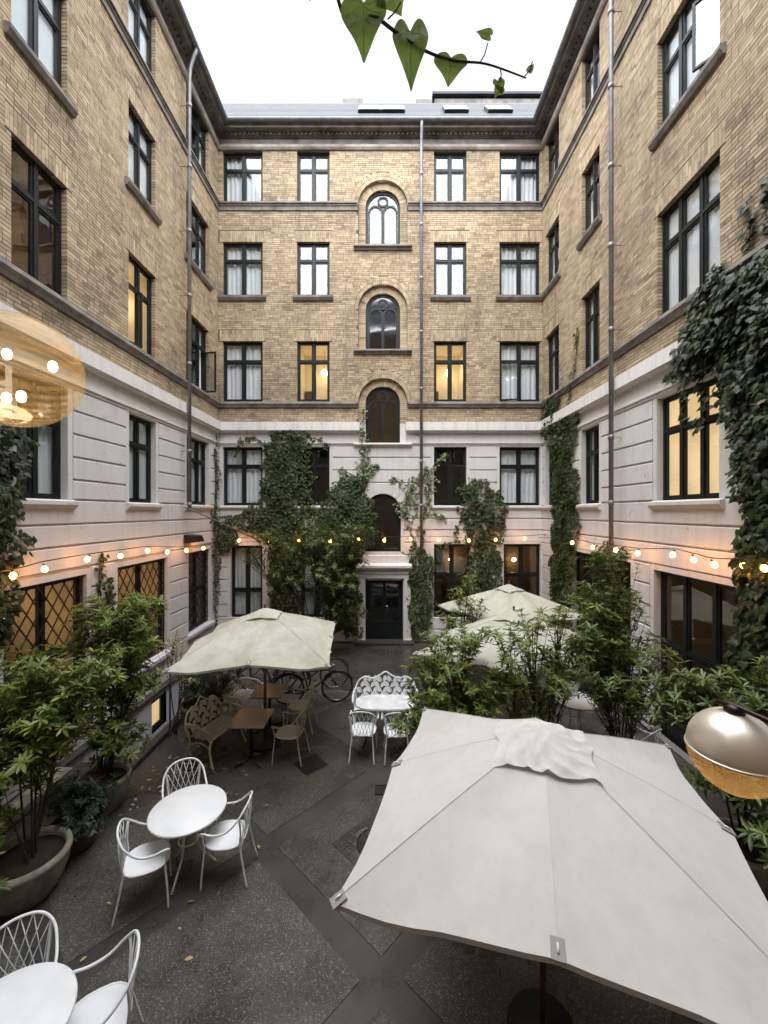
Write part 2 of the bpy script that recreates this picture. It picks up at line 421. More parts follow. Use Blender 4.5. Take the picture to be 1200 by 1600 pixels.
def holed_sheet(mb, u0, u1, z0, z1, holes, y):      # rectangle with rectangular / arched holes
    us = sorted({u0, u1, *[min(max(h[i], u0), u1) for h in holes for i in (1, 2)]})
    zs = sorted({z0, z1, *[min(max(h[i], z0), z1) for h in holes for i in (3, 4)]})
    for a, b in zip(us, us[1:]):
        for c, d in zip(zs, zs[1:]):
            um, zm = (a+b)/2, (c+d)/2
            if any(h[1] < um < h[2] and h[3] < zm < h[4] for h in holes): continue
            mb.quad((a,y,c),(b,y,c),(b,y,d),(a,y,d))
def spandrel(mb, uc, zc, r, y):                     # fills a half-round head up to its bounding rectangle
    for sg in (-1, 1):
        pts = [(uc+sg*r*math.cos(a), zc+r*math.sin(a)) for a in np.linspace(0, math.pi/2, 9)]
        for p, q in zip(pts, pts[1:]):
            vs = [(uc+sg*r, y, zc+r), (p[0], y, p[1]), (q[0], y, q[1])]
            mb.add(vs, [(0,1,2)] if sg < 0 else [(0,2,1)])
def liner(mb, h, y0, y1, g=.006):                   # mortar jambs of an opening
    _, a, b, c, d = h[:5]; a -= g; b += g; c -= g; d += g
    mb.quad((a,y0,c),(a,y0,d),(a,y1,d),(a,y1,c)); mb.quad((b,y0,d),(b,y0,c),(b,y1,c),(b,y1,d))
    mb.quad((a,y0,d),(b,y0,d),(b,y1,d),(a,y1,d)); mb.quad((b,y0,c),(a,y0,c),(a,y1,c),(b,y1,c))
def wedge_ring(uc, zc, r0, r1, y0, y1, n, a0=0.0, a1=math.pi, gap=.009):
    out = []
    for i in range(n):
        b0 = a0+(a1-a0)*i/n; b1 = a0+(a1-a0)*(i+1)/n
        vs = []
        for y in (y0+random.uniform(-.002,.002), y1):
            for r, bb, sg in ((r0,b0,1),(r1,b0,1),(r1,b1,-1),(r0,b1,-1)):
                an = bb+sg*gap/2/r
                vs.append((uc+r*math.cos(an), y, zc+r*math.sin(an)))
        out.append((vs, [(3,2,1,0),(0,1,5,4),(1,2,6,5),(2,3,7,6),(3,0,4,7)]))
    return out

def profile_run(mb, u0, u1, prof, caps=True):       # moulding: (out, z) outline swept along x
    m = len(prof)
    vs = [(u0,-o,z) for o,z in prof] + [(u1,-o,z) for o,z in prof]
    fs = [(i, i+m, i+1+m, i+1) for i in range(m-1)]
    if caps: fs += [tuple(range(m-1,-1,-1)), tuple(range(m,2*m))]
    mb.add(vs, fs)

def run_z(mb, a, b, zo, prof): profile_run(mb, a, b, [(o, z+zo) for o, z in prof])

# ---- windows -----------------------------------------------------
def curtain_mesh(u0, u1, z0, z1, y, folds):
    n = folds*6; mb = MB(); vs = []; ph = random.uniform(0, 6)
    for j, z in enumerate((z0, z0+(z1-z0)*.5, z1)):
        for i in range(n+1):
            t = i/n
            vs.append((u0+(u1-u0)*t, y + .022*math.sin(t*folds*2*math.pi+ph+.3*j) + .012*math.sin(t*folds*3.1+ph*2), z))
    fs = [(j*(n+1)+i, j*(n+1)+i+1, (j+1)*(n+1)+i+1, (j+1)*(n+1)+i) for j in range(2) for i in range(n)]
    return mb.add(vs, fs, True)
def window(par, u0, u1, z0, z1, style='dark', lights=2, y=.095, tr=.33, sill=None, opened=None, glass=None, blank_bars=(), label=None):
    uc = (u0+u1)/2; w = (u1-u0)/2; h = z1-z0
    zt = h*(1-tr)
    mb = MB()
    fw = .026
    mb.band([(-w+fw,fw),(w-fw,fw),(w-fw,h-fw),(-w+fw,h-fw)], fw, 0, .075, True)
    xs = np.linspace(-w, w, lights+1)
    for x in xs[1:-1]: mb.box(x-.032, x+.032, -.008, .07, .051, h-.051)
    for a, b in zip(xs, xs[1:]):
        aa = a+(.0515 if a == xs[0] else .0325); bb = b-(.0515 if b == xs[-1] else .0325)
        mb.box(aa, bb, -.005, .068, zt-.03, zt+.03)
    panes = []
    cells = []
    for i, (a, b) in enumerate(zip(xs, xs[1:])):
        aa = a+(.052 if i == 0 else .032); bb = b-(.052 if i == lights-1 else .032)
        for (c, d, nm) in ((.052, zt-.03, 'low'), (zt+.03, h-.052, 'top')):
            cells.append((i, nm, aa, bb, c, d))
    sash = .019
    for i, nm, a, b, c, d in cells:
        if opened and (i, nm) in opened: continue
        mb.band([(a+sash,c+sash),(b-sash,c+sash),(b-sash,d-sash),(a+sash,d-sash)], sash, .012, .055, True)
    wo = mb.build('window', M['frame'], par, (uc, y, z0))
    if label: wo['label'] = label
    g = M[glass or {'lit':'glass_lit','lit_b':'glass_lit','warm':'glass_lit','dim':'glass_dark'}.get(style, 'glass')]
    for i, nm, a, b, c, d in cells:
        p = MB()
        if opened and (i, nm) in opened:
            side, ang = opened[(i, nm)]              # hinge side and angle, swinging out
            p.quad((sash*2,.0,sash*2),(b-a-sash*2,0,sash*2),(b-a-sash*2,0,d-c-sash*2),(sash*2,0,d-c-sash*2))
            cs = MB().band([(sash,sash),(b-a-sash,sash),(b-a-sash,d-c-sash),(sash,d-c-sash)], sash, -.022, .022, True)
            if side > 0:
                for q in (p, cs): q.v = [(x-(b-a), yy, z) for x, yy, z in q.v]
            hx = b if side > 0 else a
            rot = (0, 0, -ang if side < 0 else ang)
            cs.build('casement', M['frame'], wo, (hx, .0, c), rot); p.build('pane', g, wo, (hx, .0, c), rot)
        else:
            q = sash*1.6
            p.quad((a+q,.034,c+q),(b-q,.034,c+q),(b-q,.034,d-q),(a+q,.034,d-q))
            p.build('pane', g, wo)
    if style == 'curtain':
        for a, b in zip(xs, xs[1:]):
            curtain_mesh(a+.03, b-.03, .04, h-.03, .125, 4 if lights == 2 else 3).build('curtain', M['curtain'], wo)
    elif style == 'half':
        curtain_mesh(-w+.03, -w+(xs[1]-xs[0])*.75, .04, h-.03, .14, 3).build('curtain', M['curtain'], wo)
        curtain_mesh(w-(xs[1]-xs[0])*.6, w-.03, .04, h-.03, .14, 3).build('curtain', M['curtain'], wo)
    elif style == 'lit':
        lx = w*random.uniform(.1,.5)
        MB().lathe([(0,-.13),(.06,-.11),(.095,-.04),(.09,.05),(.05,.11),(0,.13)], 14, (lx,.75,h*.62)).build('pendant_lamp', M['lamp_pendant'], wo)
        MB().tube([(lx,.75,h*.62+.13),(lx,.75,h)], .006, 5).build('lamp_cord', M['black_metal'], wo)
        MB().box(-w*.95,-w*.45,1.05,1.18,0,h*.34).build('room_furniture', M['wood_dim'], wo)  # plain furniture block added inside the lit room
    elif style == 'lit_b':
        MB().quad((-w,.11,0),(w,.11,0),(w,.11,h),(-w,.11,h)).build('lit_blind', M[style], wo)
    elif style == 'blind':
        MB().quad((-w,.075,.02),(w,.075,.02),(w,.075,h),(-w,.075,h)).build('blind', M['curtain'], wo)
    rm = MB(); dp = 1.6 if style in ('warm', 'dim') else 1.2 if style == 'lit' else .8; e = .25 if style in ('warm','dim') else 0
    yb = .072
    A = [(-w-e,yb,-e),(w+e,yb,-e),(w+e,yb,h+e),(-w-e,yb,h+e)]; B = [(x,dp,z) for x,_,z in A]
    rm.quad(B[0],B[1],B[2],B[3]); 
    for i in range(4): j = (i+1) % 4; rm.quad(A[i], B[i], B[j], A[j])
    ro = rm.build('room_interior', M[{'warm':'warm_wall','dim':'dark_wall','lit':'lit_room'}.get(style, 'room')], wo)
    if style in ('warm', 'dim'):
        for x in ((-.45*w, .35*w) if style == 'warm' else (.3*w,)):
            MB().lathe([(0,-.07),(.05,-.05),(.07,0),(.05,.05),(0,.07)], 10, (x,.9 if style == 'warm' else 1.3,h*.72)).build('lamp_shade', M['bulb_room'], wo)
        f = MB().box(-w*.9, -w*.3, 1.0, 1.55, -e, h*.42); f.box(w*.1, w*.85, 1.2, 1.55, -e, h*.3); f.box(-w*.15, w*.0, 1.45, 1.59, -e, h*.85)
        f.build('room_furniture', M['wood_dim'], wo)  # simple furniture shapes added in the room, not fixtures of the window
        if style == 'warm':
            for k in range(3): MB().box(-w*.95, -w*.35, 1.3, 1.58, h*(.5+.13*k), h*(.5+.13*k)+.03).build('room_shelf', M['wood_dim'], wo)
            MB().box(w*.35, w*.95, 1.35, 1.59, -e, h*.7).build('room_cupboard', M['shelf_white'], wo); MB().box(w*.02, w*.3, 1.57, 1.595, h*.5, h*.8).build('wall_picture', M['wood_dim'], wo)
            MB().tube([(-.45*w,.9,h*.76),(-.45*w,.9,h+e)], .006, 5).build('lamp_cord', M['black_metal'], wo)
    if sill:
        so, sh, sm = sill                            # how far out, height, material
        s = MB(); y0 = -y
        profile_run(s, -w-.12, w+.12, [(y-.0+0,-.002),(y+so,-.03),(y+so,-.03-sh*.45),(y+so*.55,-.03-sh),(y+.002,-.03-sh)])
        s.v = [(a, b, c) for a, b, c in s.v]
        s.build('sill', M[sm], wo)
    return wo

def arch_window(par, uc, z0, z1, r, y, glass='glass_leaded', style='dark'):
    h = z1-z0; zs = h-r
    arc = lambda rr, cx, cz, a0=0, a1=math.pi, n=14: [(cx+rr*math.cos(a), cz+rr*math.sin(a)) for a in np.linspace(a0, a1, n)]
    mb = MB(); fw = .04
    mb.band([(-r+fw,0)] + arc(r-fw, 0, zs, math.pi, 0, 19) + [(r-fw,0)], fw, 0, .08)
    mb.box(-r+.081, r-.081, .002, .078, 0, .08)
    mb.box(-.038, .038, -.006, .07, .081, zs-.02)
    rl = (r-.08)/2
    for sg in (-1, 1):
        cx = sg*(rl+.0); mb.band(arc(rl-.03, cx, zs-.12, math.pi, 0, 13), .03, .008, .062)
        mb.box(cx-sg*(-rl+.0)-.03 if sg < 0 else cx+rl-.06, cx-sg*(-rl)+.0 if sg < 0 else cx+rl, .008, .06, .081, zs-.12) if False else None
        for q in (cx-rl+.028, cx+rl-.028): mb.box(q-.022, q+.022, .010, .06, .082, zs-.12)
    rc = r*.27
    mb.band(arc(rc, 0, zs+r*.42, 0, 2*math.pi, 17)[:-1], .028, .004, .066, True)
    wo = mb.build('arched_window', M['frame'], par, (uc, y, z0))
    for sg in (-1, 1):
        a = [(0,.04)] + ([(0, zs+r-.03)] + arc(r-.03, 0, zs, math.pi/2, math.pi, 10)[1:] if sg < 0 else [(r-.03,.04)] + arc(r-.03, 0, zs, 0, math.pi/2, 10))
        if sg < 0: a += [(-r+.03,.04)]; a = a[::-1]
        MB().add([(u,.036,z) for u,z in a], [tuple(range(len(a)))]).build('pane', M[glass], wo)
    rm = MB(); A = [(-r,.08,0),(r,.08,0),(r,.08,h),(-r,.08,h)]; B = [(x,1.4,z) for x,_,z in A]; rm.quad(*B)
    for i in range(4): j = (i+1) % 4; rm.quad(A[i], B[i], B[j], A[j])
    rm.build('room_interior', M['warm_wall' if style == 'stair' else 'room'], wo)
    return wo

def lattice(par, u0, u1, z0, z1, y, pitch=.24):     # diamond window guard: flat iron bars
    k = 0; w = u1-u0; h = z1-z0; px = pitch*.8; bars = MB()
    c = -h*px/pitch
    def clip(p, q):
        t0, t1 = 0.0, 1.0; dx, dz = q[0]-p[0], q[1]-p[1]
        for pp, qq in ((-dx, p[0]-u0), (dx, u1-p[0]), (-dz, p[1]-z0), (dz, z1-p[1])):
            if abs(pp) < 1e-9:
                if qq < 0: return None
            else:
                t = qq/pp
                if pp < 0: t0 = max(t0, t)
                else: t1 = min(t1, t)
        return None if t1-t0 < 1e-3 else ((p[0]+dx*t0, p[1]+dz*t0), (p[0]+dx*t1, p[1]+dz*t1))
    sl = 1.45
    x = u0-h/sl
    while x < u1+h/sl:
        for dr, yy in ((1, y), (-1, y-.0085)):
            s = clip((x, z0), (x+dr*h/sl, z1))
            if s: bars.band([s[0], s[1]], .011, yy, yy+.008)
        x += pitch
    bars.band([(u0,z0),(u1,z0),(u1,z1),(u0,z1)], .016, y-.012, y+.012, True)
    return bars.build('window_guard', M['rail'], par)

# ---- one wing ----------------------------------------------------
P_LINES = [6.33, 5.954, 5.55, 5.15, 4.757, 4.41, 3.99, 3.62, 3.22, 2.82, 2.42, 2.02, 1.62, 1.22, .82, .42, .02]
def wing(name, label, origin, rz, u0, u1, ub0, ub1, rects, arches=(), low=(), zo=0.0, cam_pick=True):
    """rects: brick-floor openings; arches: (uc, z0, ztop, r) recess; low: plaster-floor openings; bricks laid from ub0 to ub1"""
    W = thing(name, label, 'building', origin, rz)
    holes = [('rect', *r[:4]) for r in rects]
    voids = list(holes); mort = MB(); geo = []
    soldiers = []
    for r in rects:
        if r[3] < 15.5 and r[2] > Z_BRICK:           # flat brick arch over the opening
            a, b, zt = r[0]-.10, r[1]+.10, r[3]
            a = max(a, ub0); b = min(b, ub1)
            voids.append(('rect', a, b, zt, zt+.36)); n = max(3, int(round((b-a)/.0667))); stp = (b-a)/n
            for i in range(n):
                x0 = a+i*stp+.0035; x1 = a+(i+1)*stp-.0035; m = zt+(.232 if i % 2 else .118)
                soldiers += [(x0, x1, zt+.004, m-.0035, False), (x0, x1, m+.0035, zt+.356, False)]
    rings = []
    for uc, z0, zt, r in arches:
        zc = zt-r
        voids += [('rect', uc-r, uc+r, max(z0, Z_BRICK), zc), ('arc', uc, zc, r+.25)]
        holes.append(('rect', uc-r, uc+r, z0, zt))
        n = int(math.pi*(r+.06)/.068)
        rings += wedge_ring(uc, zc, r, r+.115, 0, .12, n) + wedge_ring(uc, zc, r+.127, r+.242, 0, .12, int(math.pi*(r+.18)/.068))
        spandrel(mort, uc, zc, r, .006)
    # string courses break the brick coursing
    for a, b in ((13.90, 14.17), (7.56, 7.75)): voids.append(('rect', u0-1, u1+1, a, b))
    L = lay_bricks(ub0, ub1, Z_BRICK, Z_TOP, voids) + soldiers
    ml = Matrix.Translation(origin) @ Matrix.Rotation(rz, 4, 'Z')
    def size_seen(b):
        p = ml @ Vector(((b[0]+b[1])/2, 0, (b[2]+b[3])/2)); nrm = (ml.to_3x3() @ Vector((0,-1,0)))
        v = Vector((0,0,H))-p
        fx, fz = p.x/max(p.y,.1), (p.z-H)/max(p.y,.1)
        if p.y < .5 or abs(fx) > .96 or abs(fz) > 1.28: return 0
        return max(0, v.dot(nrm))/v.length**3 * (1+fx*fx+fz*fz)**1.5
    if cam_pick:
        full = sorted((b for b in L if b[4]), key=size_seen, reverse=True)[:290]
        ids = {id(b) for b in full}; rest = [b for b in L if id(b) not in ids]
        global STRETCH
        if STRETCH is None:
            v, F = brick_geo([(-.1145, .1145, -.0273, .0273)], 0, .115, 0); STRETCH = np_mesh('brick', v, F, M['brick'])
        for b in full: link('brick', STRETCH, W, ((b[0]+b[1])/2, random.uniform(-.0015,.0015), (b[2]+b[3])/2))
    else: rest = L
    v, F = brick_geo(rest)
    if rings:
        rv = []; rf = []
        for vs, fs in rings:
            bs = len(v)+len(rv); rv += vs; rf += [tuple(i+bs for i in f) for f in fs]
        v = np.vstack([v, np.array(rv)]); F = np.vstack([F, np.array(rf)])
    tag(link('brickwork', np_mesh('brickwork', v, F, M['brick']), W), kind='stuff')
    holed_sheet(mort, u0-.06, u1+.06, Z_BRICK, Z_TOP+.2, holes, .006)
    for h in holes:
        if h[3] >= Z_BRICK-.2 and not any(abs((h[1]+h[2])/2-a[0]) < .1 for a in arches): liner(mort, h, .006, .17)
    mort.build('mortar_bed', M['mortar'], W)
    # plaster storeys
    lows = [('rect', *r[:4]) for r in low]
    for uc, z0, zt, r in arches:
        if z0 < Z_BRICK: lows.append(('rect', uc-r, uc+r, z0, zt))
    back = MB(); holed_sheet(back, u0-.06, u1+.06, 0.0, Z_BRICK, lows, .03); back.build('plaster_wall', M['plaster'], W)
    for z1, z0 in zip(P_LINES, P_LINES[1:]):
        zm = (z0+z1)/2
        sp = sorted([(h[1]-.11, h[2]+.11) for h in lows if h[3]-.02 < zm < h[4]+.12])
        for a, b in free_spans(u0+.001, u1-.001, sp):
            if b-a < .08: continue
            MB().bevbox(a, b, -.022, .06, z0+.016, z1-.016, .012).build('plaster_block', M['plaster'], W)
    for h in lows:                                   # smooth reveal round each opening
        a, b, c, d = h[1:5]
        s = MB()
        if d < 6.7:
            s.box(a-.105, a, -.012, .16, c-.002, d); s.box(b, b+.105, -.012, .16, c-.002, d); s.box(a-.105, b+.105, -.012, .16, d+.0, d+.1)
            s.build('window_surround', M['plaster'], W)
    prs = [(u0, u1)]
    for uc, z0, zt, r in arches: prs = [q for p in prs for q in (((p[0], uc-r-.0), (uc+r+.0, p[1])) if p[0] < uc < p[1] else (p,))]
    for k, (p, q) in enumerate(sorted(set(prs))):
        pass
    def runs(zlo, zhi, inset=.0):
        sp = sorted((uc-r-inset, uc+r+inset) for uc, z0, zt, r in arches if z0 < zhi and zt > zlo)
        return free_spans(u0, u1, sp)
    for a, b in runs(13.9, 14.17, .02):
        s = MB(); run_z(s, a, b, zo, [(-.02,14.17),(.09,14.155),(.10,14.10),(.06,14.085),(.06,14.04),(.035,14.03),(.035,13.905),(-.02,13.90)]); s.build('string_course', M['soot_stone'], W)
    for a, b in runs(7.56, 7.75, .02):
        s = MB(); run_z(s, a, b, zo, [(-.02,7.75),(.10,7.735),(.115,7.66),(.07,7.63),(.05,7.565),(-.02,7.56)]); s.build('string_course', M['soot_stone'], W)
    for a, b in runs(6.74, 7.07, -.06):
        s = MB(); run_z(s, a, b, zo, [(-.02,7.09),(.17,7.065),(.175,6.80),(.11,6.785),(.09,6.742),(-.02,6.74)]); s.build('plaster_ledge', M['white_ledge'], W)
    for a, b in runs(6.33, 6.74, -.0):
        MB().box(a, b, -.02, .05, 6.47, 6.738).build('plaster_frieze', M['plaster'], W)
        s = MB(); run_z(s, a, b, zo, [(-.02,6.468),(.06,6.46),(.065,6.40),(.03,6.385),(.03,6.335),(-.02,6.333)]); s.build('plaster_moulding', M['plaster'], W)
    c0, c1 = u0-.02, u1+.02
    s = MB(); run_z(s, u0, u1, zo, [(-.02,15.84),(.05,15.845),(.09,15.90),(.09,15.975),(-.02,15.98)]); s.build('cream_moulding', M['cream_mould'], W)
    s = MB(); run_z(s, u0, u1, zo, [(-.02,15.981),(.03,15.982),(.03,16.20),(-.02,16.201)]); s.build('frieze', M['cornice'], W)
    s = MB(); profile_run(s, c0, c1, [(-.1,16.202+zo),(.07,16.203+zo),(.07,16.23+zo),(.12,16.24+zo),(.12,16.30+zo),(.31,16.31+zo),(.32,16.40+zo),(.36,16.42+zo),(.36,16.47+zo),(-.1,16.475+zo)])
    x = c0+.05
    while x < c1-.05: s.box(x, x+.07, -.17, -.119, 16.235, 16.302); x += .14
    s.build('cornice', M['cornice'], W)
    g = MB(); n = 9
    pr = [(.415+.07*math.cos(a), 16.47+.07*math.sin(a)) for a in np.linspace(0, -math.pi, n)] + [(.415-.062,16.47)] + [(.415+.06*math.cos(a), 16.47+.06*math.sin(a)) for a in np.linspace(-math.pi, 0, n)]
    pr = [(o_, z_+zo) for o_, z_ in pr]; profile_run(g, c0, c1, pr); g.build('gutter', M['zinc'], W)
    return W

def roof_slab(W, c0, c1, run, rise):
    s = MB(); y0, z0 = -.36, 16.49
    s.add([(c0,y0,z0),(c1,y0,z0),(c1,y0+run,z0+rise),(c0,y0+run,z0+rise),(c0,y0,z0-.02),(c1,y0,z0-.02),(c1,y0+run+.3,z0+rise-.02-.1),(c0,y0+run+.3,z0+rise-.12)],
          [(0,1,2,3),(0,4,5,1),(1,5,6,2),(3,7,4,0),(3,2,6,7)])
    # slate courses as shallow steps
    n = 14
    st = MB()
    for i in range(n):
        a = i/n; b = (i+1)/n
        st.add([(c0,y0+run*a-.004,z0+rise*a+.016),(c1,y0+run*a-.004,z0+rise*a+.016),(c1,y0+run*b,z0+rise*b+.004),(c0,y0+run*b,z0+rise*b+.004),(c0,y0+run*a,z0+rise*a),(c1,y0+run*a,z0+rise*a)], [(0,1,2,3),(4,5,1,0)])
    o = s.build('roof', M['slate'], W); st.build('slate_courses', M['slate'], o)
    return o

def downpipe(W, u, ztop, zbot, brick_to=True, swan=True):
    r = .048; y = -.235
    p = []
    if swan: p += [(u, -.40, ztop), (u, -.40, ztop-.10), (u, -.36, ztop-.2), (u, -.26, ztop-.5)]
    p += [(u, y, ztop-.75), (u, y, zbot)]
    mb = MB().tube(p, r, 10)
    o = mb.build('downpipe', M['zinc'], W)
    for z in (14.9, 13.3, 11.6, 9.9, 8.1, 5.8, 4.4):
        if zbot < z < ztop-.8:
            MB().lathe([(r+.001,-.05),(r+.014,-.045),(r+.014,.045),(r+.001,.05)], 12, (u, y, z)).build('pipe_collar', M['zinc'], o)
            MB().box(u-.008, u+.008, y, .02, z-.006, z+.006).build('pipe_bracket', M['zinc'], o)
    return o

# rear wing ----------------------------------------------------------
ZR1 = (14.19, 15.81); ZR2 = (11.175, 12.91); ZR3 = (7.77, 9.71); ZR4 = (4.41, 6.30)
COLS_B = [(-5.283,-3.993,'w'), (-2.889,-1.837,'n'), (1.527,2.579,'n'), (3.642,4.952,'w')]
AC = -.12; AR = .795
arch_list = [(AC, 12.78, 14.91, AR), (AC, 9.43, 11.55, AR), (AC, 6.43, 8.53, AR)]
rects = [(a, b, *z) for a, b, _ in COLS_B for z in (ZR1, ZR2, ZR3)]
low = [(a, b, *ZR4) for a, b, _ in COLS_B] + [(-5.03,-4.0,.78,3.12), (-2.77,-1.8,.78,3.12), (1.527,2.70,.78,3.17), (3.776,4.97,.78,3.17), (AC-.58, AC+.58, 2.92, 4.78), (-.68,.53,0,2.05)]
rear = wing('rear_wing', 'yellow brick rear wing with arched stair windows facing the viewer', (0, D, 0), 0, XL, XR, XL+.004, XR-.004, rects, arch_list, low, zo=.004)
for i, (a, b, k) in enumerate(COLS_B):
    g = 'glass'
    st = 'curtain' if k == 'w' else 'dark'
    window(rear, a, b, *ZR1, st)
    window(rear, a, b, *ZR2, st, sill=(.10, .14, 'soot_stone'))
    window(rear, a, b, *ZR3, 'curtain' if k == 'w' else 'lit', opened=({(0,'low'): (-1, R(9))} if i == 3 else None))
    window(rear, a, b, *ZR4, st, sill=(.09, .1, 'plaster'), glass=None if k == 'w' else 'glass_dark', y=.11)
window(rear, -5.03, -4.0, .78, 3.12, 'curtain', tr=.62, y=.11, glass='glass_dark'); window(rear, -2.77, -1.8, .78, 3.12, 'curtain', tr=.62, y=.11, glass='glass_dark')
window(rear, 1.527, 2.70, .78, 3.17, 'dim', tr=.42, y=.11); window(rear, 3.776, 4.97, .78, 3.17, 'dim', tr=.42, y=.11)
# stair windows in brick recesses
IR = .56
for k, (uc, z0, zt, r) in enumerate(arch_list):
    zc = zt-r; bz = max(z0, Z_BRICK); L2 = []
    for a, b in ((uc-r, uc-IR), (uc+IR, uc+r)):
        n = int(round((zc-bz)/CH)); ch = (zc-bz)/n
        for i in range(n):
            L2.append((a+.003, b-.003, bz+i*ch+.006, bz+(i+1)*ch-.006, False))
    v, F = brick_geo(L2, .112, .26)
    rg = wedge_ring(uc, zc, IR, r-.004, .112, .26, int(math.pi*(IR+.1)/.07)); rv = []; rf = []
    for vs, fs in rg:
        bs = len(v)+len(rv); rv += vs; rf += [tuple(i+bs for i in f) for f in fs]
    v = np.vstack([v, np.array(rv)]); F = np.vstack([F, np.array(rf)])
    ao = link('arch_brickwork', np_mesh('arch_brickwork', v, F, M['brick']), rear); ao['kind'] = 'stuff'
    mb = MB()
    holed_sheet(mb, uc-r-.02, uc+r+.02, z0-.02, zt+.02, [('rect', uc-IR, uc+IR, z0, zc+IR)], .125); spandrel(mb, uc, zc, IR, .125)
    mb.build('arch_mortar', M['mortar'], rear)
    if z0 < Z_BRICK:
        for a, b in ((uc-r+.002, uc-IR), (uc+IR, uc+r-.002)): MB().box(a, b, .108, .26, z0, Z_BRICK).build('plaster_jamb', M['white_ledge'], rear)
    arch_window(rear, uc, z0, zc+IR, IR, .19, glass=('glass', 'glass_leaded', 'glass_leaded')[k], style=('dark','dark','stair')[k])
    s = MB(); profile_run(s, uc-r-.14, uc+r+.14, [(-.2,z0+.01),(.12,z0-.015),(.13,z0-.07),(.07,z0-.09),(.05,z0-.15),(-.02,z0-.152)]); s.build('arch_sill', M['soot_stone' if k < 2 else 'plaster'], rear)
arch_window(rear, AC, 2.92, 4.78, .58, .06)
sp = MB(); spandrel(sp, AC, 4.78-.58, .58, -.012); sp.build('arch_head', M['plaster'], rear)
for vs, fs in wedge_ring(AC, 4.2, .60, .92, -.035, .02, 7, R(28), R(152), .012):
    MB().add(vs, fs).build('keystone', M['plaster'], rear)
# entrance
dr = MB(); w = .56
dr.band([(-w+.05,.05),(w-.05,.05),(w-.05,1.93),(-w+.05,1.93)], .05, 0, .06, True); dr.box(-.05,.05,-.004,.058,.1,1.88); dr.box(-w+.1,-.05,.002,.055,.5,.6); dr.box(.05,w-.1,.002,.055,.5,.6)
for z in (1.0, 1.42): dr.box(-w+.1,-.05,.006,.05,z,z+.03); dr.box(.05,w-.1,.006,.05,z,z+.03)
do = dr.build('door', M['frame'], rear, (-.073, .14, .02)); do['label'] = 'black glazed double entrance door'
for a, b in ((-w+.1,-.05),(.05,w-.1)): MB().quad((a,.03,.1),(b,.03,.1),(b,.03,1.88),(a,.03,1.88)).build('pane', M['glass_dark'], do)
MB().box(-w+.1,-.05,.02,.045,.1,.5).build('kick_panel', M['frame'], do); MB().box(.05,w-.1,.02,.045,.1,.5).build('kick_panel', M['frame'], do)
MB().tube([(.09,-.05,.95),(.09,-.05,1.15)], .012, 6).build('handle', M['chrome'], do)
rm = MB(); A = [(-.64,.065,0),(.64,.065,0),(.64,.065,2.1),(-.64,.065,2.1)]; B = [(x,1.2,z) for x,_,z in A]; rm.quad(*B)
for i in range(4): j = (i+1)%4; rm.quad(A[i],B[i],B[j],A[j])
rm.build('hall_interior', M['room'], do)
for sg in (-1, 1):
    x = -.073+sg*.74
    MB().bevbox(x-.11, x+.11, -.10, .16, .14, 2.08, .012).build('door_pilaster', M['plaster'], rear); MB().bevbox(x-.13, x+.13, -.125, .16, 0, .14, .012).build('pilaster_base', M['plaster'], rear)
s = MB(); profile_run(s, -.95, .80, [(-.16,2.08),(.10,2.082),(.10,2.20),(.13,2.22),(.13,2.33),(.20,2.36),(.25,2.43),(.25,2.50),(.10,2.55),(-.02,2.56)]); s.build('door_hood', M['plaster'], rear)
s = MB(); s.box(-.63,.485,-.02,.13,2.0,2.08); s.build('door_head', M['plaster'], rear)
MB().box(-1.0,.85,-.42,.03,.012,.10).build('door_step', M['step'], rear)
downpipe(rear, 1.10, 16.42, 3.0)
rf = roof_slab(rear, XL-1.5, XR+1.5, 2.6, 3.16)
tp = math.atan2(3.16, 2.6)
for x0, x1 in ((-.92,-.22), (-.14,.58), (1.98,2.72), (3.44,4.2)):
    k = .46; yy = -.36+2.6*k; zz = 16.49+3.16*k
    fr = MB().band([(x0,-.42),(x1,-.42),(x1,.42),(x0,.42)], .035, -.10, .02, True)
    sk = fr.build('skylight', M['frame'], rear, (0, yy, zz), (R(90)-tp-R(90)*0, 0, 0)); sk.rotation_euler = (-(R(90)-tp), 0, 0)
    MB().box(x0+.03,x1-.03,-.112,-.085,-.39,.39).build('pane', M['skyglass'], sk)
for x0, x1, hh, dy in ((-1.77,-.95,.47,3.2), (1.18,1.83,.45,3.2)):
    MB().bevbox(x0, x1, dy, dy+.7, 18.6, 20.4+hh, .05).build('chimney', M['cornice'], rear)

# left wing: x of its frame is the distance from the viewer's window
COLS_L = [(5.83,6.85,2), (8.48,9.47,2), (10.92,12.30,3)]
rects = [(a, b, *z) for a, b, _ in COLS_L for z in (ZR1, ZR2, ZR3)]
low = [(a, b, *ZR4) for a, b, _ in COLS_L] + [(5.70,7.29,.62,3.08), (8.12,9.97,.78,3.08), (11.03,12.39,.85,3.08)]
left = wing('left_wing', 'yellow brick wing along the left side with diamond guards on its ground-floor windows', (XL, 0, 0), R(90), -1.0, D, 3.2, D-.004, rects, (), low)
for i, (a, b, n) in enumerate(COLS_L):
    window(left, a, b, *ZR1, 'blind' if i < 2 else 'half', n)  # white blinds and curtains added so panes look pale like reflected sky
    window(left, a, b, *ZR2, ('blind','blind','half')[i], n, sill=(.10, .14, 'soot_stone'))
    window(left, a, b, *ZR3, ('dim','lit','half')[i], n, opened=({(0,'low'): (-1, R(14))} if i == 1 else {(2,'low'): (1, R(78))} if i == 2 else None))
    window(left, a, b, *ZR4, ('half','blind','curtain')[i], n, sill=(.11, .13, 'plaster'), y=.11, glass='glass_dark')
